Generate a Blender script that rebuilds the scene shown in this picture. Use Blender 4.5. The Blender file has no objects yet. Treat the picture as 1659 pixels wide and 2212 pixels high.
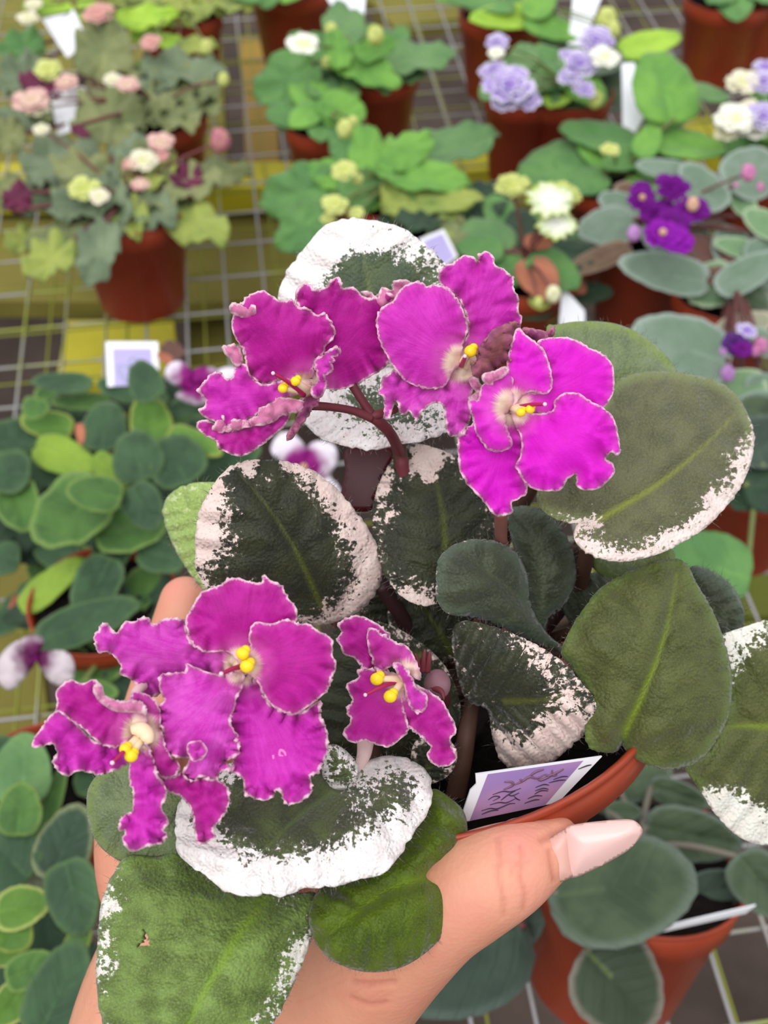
import bpy, math, random
import numpy as np
from mathutils import Vector, Matrix
from mathutils.geometry import delaunay_2d_cdt

# ------------------------------------------------------------------ camera, light, exposure
SC = bpy.context.scene
COL = SC.collection
W, H, F = 1659.0, 2212.0, 2400.0
CAM_H = 0.60
PITCH = math.radians(50)
cd = bpy.data.cameras.new('camera'); cam = bpy.data.objects.new('camera', cd); COL.objects.link(cam)
cam.location = (0, 0, CAM_H); cam.rotation_euler = (math.radians(90) - PITCH, 0, 0)
cd.sensor_fit = 'VERTICAL'; cd.sensor_height = 36; cd.lens = F / H * 36
cd.clip_start = 0.01; cd.clip_end = 50
cd.dof.use_dof = True; cd.dof.focus_distance = 0.238; cd.dof.aperture_fstop = 19
SC.camera = cam
SC.view_settings.view_transform = 'Standard'; SC.view_settings.look = 'None'
SC.view_settings.gamma = 1; SC.view_settings.use_curve_mapping = False
SC.view_settings.exposure = 0.0

world = bpy.data.worlds.new('world'); SC.world = world; world.use_nodes = True
nt = world.node_tree; nt.nodes.clear()
wo = nt.nodes.new('ShaderNodeOutputWorld'); bg = nt.nodes.new('ShaderNodeBackground')
tc = nt.nodes.new('ShaderNodeTexCoord'); sp = nt.nodes.new('ShaderNodeSeparateXYZ'); cr = nt.nodes.new('ShaderNodeValToRGB')
nt.links.new(tc.outputs['Generated'], sp.inputs[0]); nt.links.new(sp.outputs['Z'], cr.inputs[0])
cr.color_ramp.elements[0].position = 0.0; cr.color_ramp.elements[0].color = (0.40, 0.41, 0.39, 1)
cr.color_ramp.elements[1].position = 0.75; cr.color_ramp.elements[1].color = (1.0, 1.0, 1.03, 1)
nt.links.new(cr.outputs[0], bg.inputs[0]); nt.links.new(bg.outputs[0], wo.inputs[0]); bg.inputs[1].default_value = 1.32
sun_d = bpy.data.lights.new('daylight', 'SUN'); sun = bpy.data.objects.new('daylight', sun_d); COL.objects.link(sun)
sun_d.energy = 1.5; sun_d.angle = math.radians(50); sun_d.color = (1, 0.985, 0.96)
sun.rotation_euler = (math.radians(28), math.radians(-16), 0)

# ------------------------------------------------------------------ coordinates
CP = Vector((0, 0, CAM_H)); RT = Vector((1, 0, 0))
UP = Vector((0, math.sin(PITCH), math.cos(PITCH))); FW = Vector((0, math.cos(PITCH), -math.sin(PITCH)))
def P(px, py, d):                       # a point of the photograph at distance d along the view axis
    px, py, d = float(px), float(py), float(d)
    return CP + d * (FW + ((px - W / 2) / F) * RT - ((py - H / 2) / F) * UP)
def DZ(px, py, z):                      # its distance when it lies at height z above the bench
    px, py, z = float(px), float(py), float(z)
    r = FW + ((px - W / 2) / F) * RT - ((py - H / 2) / F) * UP
    return (z - CAM_H) / r.z
def PZ(px, py, z): return P(px, py, DZ(px, py, z))
def camvec(x, y, z): return x * RT + y * UP - z * FW   # z towards the camera
CROPS = {'0': (0, 0, 1), 'A': (400, 450, 3.318), 'B': (780, 500, 2.765), 'C': (340, 940, 2.183), 'D': (50, 1220, 2.337),
         'E': (780, 1050, 1.887), 'F': (150, 1650, 1.843), 'G': (850, 1500, 2.05), 'T': (0, 0, 2.9625), 'U': (540, 0, 2.9625),
         'V': (1000, 0, 2.517), 'L': (0, 700, 2.765), 'M': (0, 1450, 2.37), 'N': (1200, 400, 2.329), 'K': (640, 1250, 2.765), 'Q': (940, 1600, 3.607)}
def px(pts, c='0'):
    ox, oy, s = CROPS[c]
    return np.array([(ox + x / s, oy + y / s) for x, y in pts], float)

# ------------------------------------------------------------------ small helpers
def lin(r, g, b):
    f = lambda c: ((c / 255 + 0.055) / 1.055) ** 2.4 if c > 10 else c / 255 / 12.92
    return (f(r), f(g), f(b), 1)
def tag(o, label, cat, group=None, kind=None):
    if label: o['label'] = label
    if cat: o['category'] = cat
    if group: o['group'] = group
    if kind: o['kind'] = kind
    return o
def empty(name, loc, label=None, cat=None, group=None):
    o = bpy.data.objects.new(name, None); COL.objects.link(o); o.location = loc; o.empty_display_size = 0.02
    return tag(o, label, cat, group)
def setparent(o, p):
    if p is not None:
        o.parent = p
        root = Vector((0, 0, 0)); q = p
        while q is not None: root = root + q.location; q = q.parent
        o.location = Vector(o.location) - root
def mesh_obj(name, verts, faces, mats, parent=None, smooth=True, mi=None):
    me = bpy.data.meshes.new(name); me.from_pydata([tuple(v) for v in verts], [], faces)
    for m in (mats if isinstance(mats, (list, tuple)) else [mats]): me.materials.append(m)
    if smooth: me.polygons.foreach_set('use_smooth', [True] * len(me.polygons))
    if mi is not None: me.polygons.foreach_set('material_index', mi)
    me.update()
    o = bpy.data.objects.new(name, me); COL.objects.link(o); setparent(o, parent)
    return o
def fattr(me, name, arr):
    a = me.attributes.new(name, 'FLOAT', 'POINT'); a.data.foreach_set('value', np.asarray(arr, np.float32))
def solid(o, t, group=None):
    m = o.modifiers.new('thickness', 'SOLIDIFY'); m.thickness = t; m.offset = 0
    if group: m.vertex_group = group; m.thickness_vertex_group = 0
def crspline(pts, n=8, closed=False):
    pts = np.array(pts, float); out = []; N = len(pts)
    rng_ = range(N) if closed else range(N - 1)
    for i in rng_:
        p0 = pts[(i - 1) % N] if closed or i > 0 else pts[0]; p1 = pts[i]; p2 = pts[(i + 1) % N]
        p3 = pts[(i + 2) % N] if closed or i + 2 < N else pts[-1]
        for k in range(n):
            t = k / n
            out.append(0.5 * ((2 * p1) + (-p0 + p2) * t + (2 * p0 - 5 * p1 + 4 * p2 - p3) * t * t + (-p0 + 3 * p1 - 3 * p2 + p3) * t ** 3))
    if not closed: out.append(pts[-1])
    return np.array(out)
def resample(pl, step, closed=True):
    q = np.vstack([pl, pl[:1]]) if closed else pl
    seg = np.linalg.norm(np.diff(q, axis=0), axis=1); cum = np.concatenate([[0], np.cumsum(seg)])
    n = max(8, int(cum[-1] / step)); u = np.linspace(0, cum[-1], n, endpoint=not closed)
    return np.stack([np.interp(u, cum, q[:, k]) for k in range(q.shape[1])], 1)
def inside(poly, x, y):
    res = np.zeros(len(x), bool); j = len(poly) - 1
    for i in range(len(poly)):
        xi, yi = poly[i]; xj, yj = poly[j]
        c = ((yi > y) != (yj > y)) & (x < (xj - xi) * (y - yi) / (yj - yi + 1e-12) + xi)
        res ^= c; j = i
    return res
def tube_data(pts, rad, nseg=10, cap=True):
    pts = [Vector(p) for p in pts]; n = len(pts)
    rad = [rad] * n if not hasattr(rad, '__len__') else rad
    V, Fc = [], []; ref = None
    for i, p in enumerate(pts):
        t = (pts[min(i + 1, n - 1)] - pts[max(i - 1, 0)]).normalized()
        if ref is None: ref = t.orthogonal().normalized()
        ref = (ref - t * ref.dot(t)).normalized(); b = t.cross(ref)
        for k in range(nseg):
            a = 2 * math.pi * k / nseg
            V.append(p + (ref * math.cos(a) + b * math.sin(a)) * float(rad[i]))
    for i in range(n - 1):
        for k in range(nseg):
            k2 = (k + 1) % nseg
            Fc.append((i * nseg + k, i * nseg + k2, (i + 1) * nseg + k2, (i + 1) * nseg + k))
    if cap:
        Fc.append(tuple(range(nseg))[::-1]); Fc.append(tuple((n - 1) * nseg + k for k in range(nseg)))
    return V, Fc
def merge(datas):
    V, Fc = [], []
    for v, f in datas:
        o = len(V); V += list(v); Fc += [tuple(i + o for i in q) for q in f]
    return V, Fc
def spline3(pts, n=6): return [Vector(p) for p in crspline([tuple(p) for p in pts], n)]
def tube(name, pts, rad, mat, parent=None, nseg=10, n=6):
    sp_ = spline3(pts, n)
    if hasattr(rad, '__len__'): rad = list(np.interp(np.linspace(0, 1, len(sp_)), np.linspace(0, 1, len(rad)), rad))
    v, f = tube_data(sp_, rad, nseg)
    return mesh_obj(name, v, f, mat, parent)
def blob_data(c, rx, ry, rz, nu=12, nv=8, rot=None):
    rx, ry, rz = float(rx), float(ry), float(rz)
    V, Fc = [], []
    for j in range(nv + 1):
        th = math.pi * j / nv
        for i in range(nu):
            ph = 2 * math.pi * i / nu
            v = Vector((rx * math.sin(th) * math.cos(ph), ry * math.sin(th) * math.sin(ph), rz * math.cos(th)))
            if rot: v = rot @ v
            V.append(Vector(c) + v)
    for j in range(nv):
        for i in range(nu):
            i2 = (i + 1) % nu
            Fc.append((j * nu + i, (j + 1) * nu + i, (j + 1) * nu + i2, j * nu + i2))
    return V, Fc
CAMROT = Matrix((RT, UP, -FW)).transposed()   # camera axes as columns

# ------------------------------------------------------------------ materials
class NT:
    def __init__(s, name):
        s.m = bpy.data.materials.new(name); s.m.use_nodes = True; s.t = s.m.node_tree
        s.b = s.t.nodes['Principled BSDF']; s.out = s.t.nodes['Material Output']
    def n(s, ty, **kw):
        x = s.t.nodes.new('ShaderNode' + ty)
        for k, v in kw.items(): setattr(x, k, v)
        return x
    def l(s, a, b): s.t.links.new(a, b)
    def val(s, sock, v):
        if hasattr(v, 'is_linked') or isinstance(v, bpy.types.NodeSocket): s.l(v, sock)
        else: sock.default_value = v
    def attr(s, name):
        x = s.n('Attribute'); x.attribute_name = name; return x.outputs['Fac']
    def math(s, op, a, b=0.0, c=0.0, clamp=False):
        x = s.n('Math', operation=op); x.use_clamp = clamp
        s.val(x.inputs[0], a); s.val(x.inputs[1], b); s.val(x.inputs[2], c); return x.outputs[0]
    def mix(s, f, a, b, mode='MIX'):
        x = s.n('Mix', data_type='RGBA', blend_type=mode)
        s.val(x.inputs[0], f); s.val(x.inputs[6], a); s.val(x.inputs[7], b); return x.outputs[2]
    def sstep(s, v, lo, hi):
        x = s.n('MapRange', interpolation_type='SMOOTHSTEP'); s.val(x.inputs[0], v)
        x.inputs[1].default_value = lo; x.inputs[2].default_value = hi; return x.outputs[0]
    def noise(s, vec, scale, detail=3, rough=0.5, out='Fac'):
        x = s.n('TexNoise'); s.val(x.inputs['Scale'], scale); x.inputs['Detail'].default_value = detail
        x.inputs['Roughness'].default_value = rough
        if vec is not None: s.l(vec, x.inputs['Vector'])
        return x.outputs[out]
    def vec(s, x, y, z=0.0):
        c = s.n('CombineXYZ'); s.val(c.inputs[0], x); s.val(c.inputs[1], y); s.val(c.inputs[2], z); return c.outputs[0]
    def bump(s, h, strength, dist, prev=None):
        x = s.n('Bump'); x.inputs['Strength'].default_value = strength; x.inputs['Distance'].default_value = dist
        s.l(h, x.inputs['Height'])
        if prev is not None: s.l(prev, x.inputs['Normal'])
        return x.outputs[0]
    def col(s, c): s.val(s.b.inputs['Base Color'], c)
    def rough(s, v): s.val(s.b.inputs['Roughness'], v)
    def spec(s, v): s.b.inputs['Specular IOR Level'].default_value = v
    def sheen(s, w, c=(1, 1, 1, 1), r=0.4):
        s.b.inputs['Sheen Weight'].default_value = w; s.b.inputs['Sheen Tint'].default_value = c; s.b.inputs['Sheen Roughness'].default_value = r
    def translucent(s, w, color):
        tr = s.n('BsdfTranslucent'); s.val(tr.inputs[0], color)
        mx = s.n('MixShader'); mx.inputs[0].default_value = w
        s.l(s.b.outputs[0], mx.inputs[1]); s.l(tr.outputs[0], mx.inputs[2]); s.l(mx.outputs[0], s.out.inputs[0])
MATS = {}
def simple(name, c, rough=0.6, noise=0.0, nscale=30, c2=None, spec=0.4, bump=0.0, bscale=200):
    if name in MATS: return MATS[name]
    m = NT(name); o = m.n('TexCoord').outputs['Object']
    if noise:
        f = m.sstep(m.noise(o, nscale, 4, 0.6), 0.5 - 0.5 * noise, 0.5 + 0.5 * noise)
        m.col(m.mix(f, c, c2 or tuple(x * 0.6 for x in c[:3]) + (1,)))
    else: m.col(c)
    if bump: m.l(m.bump(m.noise(o, bscale, 3), bump, 0.0005), m.b.inputs['Normal'])
    m.rough(rough); m.spec(spec); MATS[name] = m.m; return m.m

def leaf_mat(name, green, green2, rib, white, sheen=0.25, rough=0.55, edge=None, freckle=0.35, spec=0.3, fine=1.0):
    """hairy violet leaf; 'bias' says where the pale variegation lies, 'edge' is the distance to the margin, 'rib' the midrib"""
    m = NT(name)
    X, Y, e = m.attr('lx'), m.attr('ly'), m.attr('edge')
    v = m.vec(X, Y); ang, rad = m.attr('ang'), m.attr('rad')
    sv = m.vec(m.math('MULTIPLY', ang, 5.0), m.math('MULTIPLY', rad, 1.2))
    nA = m.noise(v, 4.2 * fine, 5, 0.62); nB = m.noise(sv, 2.6, 3, 0.6); nE = m.noise(v, 9.5 * fine, 3, 0.6); nC = m.noise(v, 26.0 * fine, 2, 0.6); nD = m.noise(v, 1.6, 2, 0.5)
    s_ = m.math('ADD', m.attr('bias'), m.math('MULTIPLY', m.math('SUBTRACT', nA, 0.5), 3.6)); s_ = m.math('ADD', s_, m.math('MULTIPLY', m.math('SUBTRACT', nE, 0.5), 5.0))
    s_ = m.math('ADD', s_, m.math('MULTIPLY', m.math('MULTIPLY', m.math('SUBTRACT', nB, 0.5), 3.4), m.sstep(rad, 0.2, 0.9)))
    s_ = m.math('ADD', s_, m.math('MULTIPLY', m.math('SUBTRACT', nC, 0.5), freckle * 3))
    wm = m.sstep(s_, -0.13, 0.13)
    g = m.mix(m.sstep(nD, 0.35, 0.65), green, green2)
    g = m.mix(m.math('MULTIPLY', m.sstep(nC, 0.42, 0.72), 0.35), g, tuple(min(1, x * 1.9) for x in green2[:3]) + (1,))
    g = m.mix(m.math('MULTIPLY', m.attr('rib'), 0.9), g, rib)
    if edge is not None:
        g = m.mix(m.math('MULTIPLY', m.sstep(e, 0.30, 0.0), 0.75), g, edge)
    half = m.mix(0.5, g, white)
    wm2 = m.sstep(s_, -0.75, 0.0)
    g = m.mix(m.math('MULTIPLY', wm2, 0.25), g, half)
    wcol = m.mix(m.sstep(m.noise(v, 3.1, 3), 0.35, 0.65), white, tuple(x * k for x, k in zip(white[:3], (0.96, 0.9, 0.9))) + (1,))
    c = m.mix(wm, g, wcol); m.col(c); m.rough(rough); m.spec(spec); m.sheen(sheen)
    vo = m.n('TexVoronoi', feature='SMOOTH_F1'); m.l(v, vo.inputs['Vector']); vo.inputs['Scale'].default_value = 16.0
    wob = m.math('MULTIPLY', m.math('SUBTRACT', m.noise(v, 1.1, 2), 0.5), 0.22)
    vt = m.math('ADD', m.math('SUBTRACT', m.attr('t'), m.math('MULTIPLY', m.attr('sab'), 0.62)), wob)
    groove = m.math('MULTIPLY', m.sstep(m.math('PINGPONG', vt, 0.10), 0.10, 0.0), m.sstep(m.attr('sab'), 0.0, 0.12))
    b1 = m.bump(m.math('SUBTRACT', 1.0, vo.outputs['Distance']), 0.55, 0.0007)
    b1 = m.bump(m.math('SUBTRACT', 1.0, m.noise(v, 34.0, 2)), 0.25, 0.0003, b1)
    b1 = m.bump(m.math('SUBTRACT', 1.0, groove), 0.40, 0.0022, b1)
    m.l(b1, m.b.inputs['Normal'])
    m.translucent(0.12, m.mix(wm, tuple(min(1, x * 2.2) for x in green2[:3]) + (1,), white))
    MATS[name] = m.m; return m.m

def petal_mat(name, deep, light, pale=None, rimc=lin(248, 205, 222)):
    m = NT(name)
    e, ang, rad = m.attr('edge'), m.attr('ang'), m.attr('rad'); v = m.vec(m.attr('lx'), m.attr('ly'))
    streak = m.noise(m.vec(m.math('MULTIPLY', ang, 9.0), m.math('MULTIPLY', rad, 0.55)), 2.4, 4, 0.65)
    blot = m.noise(v, 2.2, 3, 0.55); spk = m.noise(v, 22.0, 2, 0.6)
    f = m.math('ADD', m.math('MULTIPLY', m.sstep(blot, 0.3, 0.7), 0.6), m.math('MULTIPLY', m.sstep(streak, 0.35, 0.7), 0.4))
    c = m.mix(f, deep, light)
    c = m.mix(m.math('MULTIPLY', m.sstep(spk, 0.5, 0.8), 0.25), c, tuple(min(1, x * 1.35 + 0.02) for x in light[:3]) + (1,))
    rn = m.math('ADD', rad, m.math('MULTIPLY', m.math('SUBTRACT', streak, 0.5), 0.25))
    c = m.mix(m.math('MULTIPLY', m.sstep(rn, 0.85, 0.40), 0.4), c, lin(232, 120, 200))
    c = m.mix(m.sstep(rn, 0.50, 0.30), c, pale or lin(246, 226, 200))
    en = m.math('ADD', e, m.math('MULTIPLY', m.math('SUBTRACT', m.noise(v, 14.0, 3, 0.6), 0.5), 0.10))
    c = m.mix(m.math('MULTIPLY', m.sstep(en, 0.22, 0.03), 0.22), c, lin(235, 120, 200))
    c = m.mix(m.sstep(en, 0.056, 0.012), c, rimc)
    m.col(c); m.rough(0.55); m.spec(0.25); m.sheen(0.15, (1, 0.75, 0.95, 1), 0.5)
    b = m.bump(streak, 0.16, 0.0009); b = m.bump(spk, 0.35, 0.0002, b); m.l(b, m.b.inputs['Normal'])
    m.translucent(0.22, c)
    MATS[name] = m.m; return m.m

# ------------------------------------------------------------------ a surface traced in the photograph, given its own depth, bend and thickness
def traced(name, outline, d, mats, parent, tilt=(0, 0), org=None, tip=None, cup=0.0, dome=0.0, crease=0.0, ruf=0.0, rper=40.0, rfall=24.0,
           jag=0.0, jper=12.0, sp=8.0, thick=0.0006, white=(-3, 60), spots=(), ribw=7.0, vein=0.0, seed=0, hair=0, hairlen=14, smooth=True, hole=None,
           hairmat=None, estep=None, rad0=None):
    rg = np.random.default_rng(seed + 17)
    ol = crspline(outline, 8, True) if smooth else np.array(outline, float)
    ol = resample(ol, estep or (3.5 if jag > 0 else 6.0))
    n = len(ol); per = np.sum(np.linalg.norm(ol - np.roll(ol, 1, 0), axis=1)); arc = np.arange(n) / n * per
    tg = np.roll(ol, -1, 0) - np.roll(ol, 1, 0); tg /= np.linalg.norm(tg, axis=1)[:, None] + 1e-9; nr = np.stack([tg[:, 1], -tg[:, 0]], 1)
    area = 0.5 * np.sum(ol[:, 0] * np.roll(ol[:, 1], -1) - np.roll(ol[:, 0], -1) * ol[:, 1])
    if area < 0: nr = -nr
    def pnoise(period, k=3):
        s = np.zeros(n); base = max(1, int(per / period))
        for j in range(k):
            for q in range(3):
                f = max(1, int(base * (0.6 + 0.45 * j + 0.23 * q * rg.random() * 2))); s += np.sin(2 * np.pi * f * arc / per + rg.random() * 6.28) / (1 + 0.5 * j)
        return s / 3.2
    if jag:
        ol = ol + nr * (jag * pnoise(jper) * np.clip(.75 + 1.2 * pnoise(90, 1), .1, 2.0))[:, None]
    rw = pnoise(rper) if ruf else np.zeros(n)
    # sample points
    x0, y0 = ol.min(0); x1, y1 = ol.max(0)
    gx, gy = np.meshgrid(np.arange(x0, x1 + sp, sp), np.arange(y0, y1 + sp, sp * 0.866))
    gx = gx + (np.arange(gx.shape[0]) % 2)[:, None] * sp / 2
    gx, gy = gx.ravel(), gy.ravel(); k = inside(ol, gx, gy); g = np.stack([gx[k], gy[k]], 1)
    if len(g):
        D = np.sqrt(((g[:, None, :] - ol[None]) ** 2).sum(2)); g = g[D.min(1) > sp * 0.45]
    pts = [Vector(p) for p in ol] + [Vector(p) for p in g]
    res = delaunay_2d_cdt(pts, [], [list(range(n))], 1, 1e-4)
    v2 = np.array([tuple(v) for v in res[0]]); faces = [tuple(f) for f in res[2]]
    D = np.sqrt(((v2[:, None, :] - ol[None]) ** 2).sum(2)); near = D.argmin(1); edge = D.min(1)
    cx, cy = ol.mean(0); emax = max(edge.max(), 1.0)
    org_ = np.array(org if org is not None else (cx, cy), float); tip_ = np.array(tip, float) if tip is not None else np.array((cx, cy)) + (0, -100)
    ax = tip_ - org_; L = np.linalg.norm(ax) + 1e-6; ax = ax / L; lt = np.array((-ax[1], ax[0]))
    rel = v2 - org_; t = rel @ ax / L; s = rel @ lt / L; rad = np.linalg.norm(rel, axis=1) / 100; ang = np.arctan2(rel[:, 1], rel[:, 0])
    bow = 0.05 * np.sin(np.clip(t, 0, 1) * 3.14)
    ribd = np.abs(s - bow) * L
    rib = np.exp(-(ribd / (ribw * (1.25 - np.clip(t, 0, 1)))) ** 2) * ((t > -0.05) & (t < 0.95)) * (1 - 0.6 * np.clip(t, 0, 1))
    dep = d + tilt[0] * (v2[:, 0] - cx) / 100 + tilt[1] * (v2[:, 1] - cy) / 100 + cup * rad
    dep = dep - dome * (1 - (1 - edge / emax) ** 2) + crease * np.exp(-(ribd / 22.0) ** 2) * (tip is not None)
    if vein: dep = dep + vein * np.sin(2 * np.pi * 4.2 * (t - 0.75 * np.abs(s))) * np.clip(np.abs(s) * 5, 0, 1) * np.clip(edge / 25, 0, 1)
    if ruf: dep = dep + ruf * rw[near] * np.exp(-edge / rfall)
    if hole is not None:
        hp = np.array(hole, float); keep = []
        for f in faces:
            c = v2[list(f)].mean(0)
            if not inside(hp, np.array([c[0]]), np.array([c[1]]))[0]: keep.append(f)
        faces = keep
    bias = white[0] - edge / white[1] + white[0] * 0
    for (sx, sy, sr, ss) in spots: bias = bias + ss * np.exp(-((v2[:, 0] - sx) ** 2 + (v2[:, 1] - sy) ** 2) / sr ** 2)
    V = [P(a, b, c) for (a, b), c in zip(v2, dep)]
    # make normals face the camera
    nv = len(V); mi = [0] * len(faces); FF = list(faces)
    if FF:
        a, b, c = [V[i] for i in FF[0][:3]]
        if (b - a).cross(c - a).dot(CP - a) < 0: FF = [tuple(reversed(f)) for f in FF]
    hs = 0
    if hair:
        nz = {}
        inner = rg.random(hair) < 0.45
        for h in range(hair):
            if inner[h] or n < 8:
                i = int(rg.integers(0, nv)); a2 = rg.random() * 6.28; dr = np.array((math.cos(a2), math.sin(a2))) * 0.35; up_ = 1.0
                base = v2[i] + rg.normal(0, 4, 2)
                if edge[i] < 6: continue
            else:
                i = int(rg.integers(0, n)); i = int(near[i]) if i < len(near) else i; dr = nr[i] + rg.normal(0, 0.45, 2); up_ = rg.random() * 0.4; base = ol[i]; 
                i = int(((v2 - base) ** 2).sum(1).argmin())
            ln = hairlen * (0.4 + rg.random() * 0.8); side = np.array((-dr[1], dr[0])); side = side / (np.linalg.norm(side) + 1e-9) * 0.42
            q0 = base; q1 = base + dr * ln * 0.55 + rg.normal(0, 1, 2); q2 = base + dr * ln + rg.normal(0, 1.6, 2)
            z0 = dep[i]; z1 = z0 - up_ * ln * 0.55 * z0 / F; z2 = z0 - up_ * ln * z0 / F
            o = len(V); V += [P(*(q0 - side), z0), P(*(q0 + side), z0), P(*(q1 + side * 0.7), z1), P(*(q1 - side * 0.7), z1), P(*q2, z2)]
            FF += [(o, o + 1, o + 2, o + 3), (o + 3, o + 2, o + 4)]; mi += [1, 1]
        hs = len(V) - nv
        mats = [mats, hairmat]
    ob = mesh_obj(name, V, FF, mats, parent, mi=mi)
    pad = np.zeros(hs)
    for nm, arr in (('edge', edge / 100), ('lx', v2[:, 0] / 100), ('ly', v2[:, 1] / 100), ('ang', ang), ('rad', rad if rad0 is None else rad * 0 + rad0), ('t', t), ('sab', np.abs(s)), ('rib', rib), ('bias', bias)):
        fattr(ob.data, nm, np.concatenate([arr, pad]))
    vg = ob.vertex_groups.new(name='body'); vg.add(list(range(nv)), 1.0, 'REPLACE')
    solid(ob, thick, 'body')
    return ob
# ------------------------------------------------------------------ the hand-held violet: materials
M_HAIR = simple('hair', lin(225, 222, 215), 0.6)
M_VARD = leaf_mat('variegated_dark', lin(40, 44, 33), lin(54, 58, 38), lin(92, 102, 34), lin(240, 220, 212))
M_VARW = leaf_mat('variegated_white', lin(66, 82, 62), lin(84, 98, 66), lin(120, 130, 80), lin(248, 244, 242), freckle=.9)
M_VARG = leaf_mat('variegated_green', lin(86, 104, 48), lin(118, 142, 72), lin(132, 166, 48), lin(246, 244, 236), freckle=0.3)
M_VARM = leaf_mat('variegated_mixed', lin(58, 62, 46), lin(78, 88, 50), lin(98, 118, 62), lin(250, 246, 244), freckle=0.5)
M_OLIVE = leaf_mat('olive_leaf', lin(84, 86, 60), lin(100, 102, 70), lin(140, 150, 52), lin(244, 228, 222), edge=lin(128, 140, 88), freckle=0.3)
M_DARK = leaf_mat('dark_leaf', lin(56, 62, 48), lin(68, 76, 56), lin(84, 96, 68), lin(225, 205, 200), edge=lin(92, 108, 90), freckle=0.2)
M_BIG = leaf_mat('green_leaf', lin(70, 76, 36), lin(86, 92, 48), lin(130, 150, 36), lin(240, 240, 230), edge=lin(104, 122, 60))
M_BRIGHT = leaf_mat('bright_leaf', lin(66, 84, 10), lin(84, 104, 12), lin(112, 138, 16), lin(240, 240, 230), edge=lin(86, 102, 28))
M_GREY = leaf_mat('grey_leaf', lin(98, 112, 78), lin(116, 130, 92), lin(128, 140, 84), lin(240, 240, 230), edge=lin(128, 150, 72))
M_PALE = leaf_mat('pale_leaf', lin(150, 175, 95), lin(160, 185, 108), lin(160, 185, 100), lin(205, 220, 165))
M_STEM = simple('stem_maroon', lin(120, 48, 58), 0.6, 0.8, 60, lin(90, 34, 44))
M_PETI = simple('petiole_brown', lin(92, 62, 48), 0.6, 0.8, 60, lin(70, 46, 38))
M_DSTEM = simple('petiole_dark', lin(66, 34, 38), 0.6, 0.8, 60, lin(50, 30, 32))
M_MAROON = simple('leaf_underside_maroon', lin(92, 12, 30), 0.4, 0.9, 40, lin(60, 8, 22))
M_CREAM = simple('throat_cream', lin(246, 226, 190), 0.5, 0.9, 400, lin(235, 205, 170))
M_YEL = simple('anther_yellow', lin(248, 222, 40), 0.35, 0.9, 600, lin(235, 190, 20))
M_PIST = simple('pistil_red', lin(170, 25, 85), 0.4)
M_TIPW = simple('pistil_tip', lin(235, 200, 215), 0.4)
M_CALYX = simple('calyx_grey', lin(150, 112, 120), 0.7, 0.9, 150, lin(110, 70, 84))
M_PINKW = simple('pale_pink_flesh', lin(232, 205, 200), 0.6, 0.6, 80, lin(215, 180, 178))
M_SCAR = simple('petal_mark', lin(235, 120, 190), 0.6)
PA = petal_mat('petal_magenta', lin(168, 4, 132), lin(196, 24, 160))
PB = petal_mat('petal_orchid', lin(190, 16, 164), lin(214, 56, 192))
PC = petal_mat('petal_hot', lin(212, 0, 190), lin(228, 24, 214))
PD = petal_mat('petal_lilac', lin(202, 38, 180), lin(222, 92, 204))
PK = petal_mat('petal_back', lin(200, 110, 150), lin(222, 150, 180), rimc=lin(245, 215, 222))
PW = petal_mat('petal_wilted', lin(120, 62, 70), lin(158, 96, 96), pale=lin(140, 80, 90), rimc=lin(170, 110, 110))
PWD = petal_mat('petal_wilted_edge', lin(88, 24, 54), lin(110, 40, 70), pale=lin(120, 60, 80), rimc=lin(190, 120, 140))
M_TERRA = simple('pot_terracotta', lin(160, 64, 38), 0.38, 0.5, 25, lin(146, 54, 30), spec=0.45)
M_SOIL = simple('soil', lin(30, 24, 22), 0.9, 0.9, 220, lin(10, 8, 8), spec=0.1, bump=0.9, bscale=320)

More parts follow.
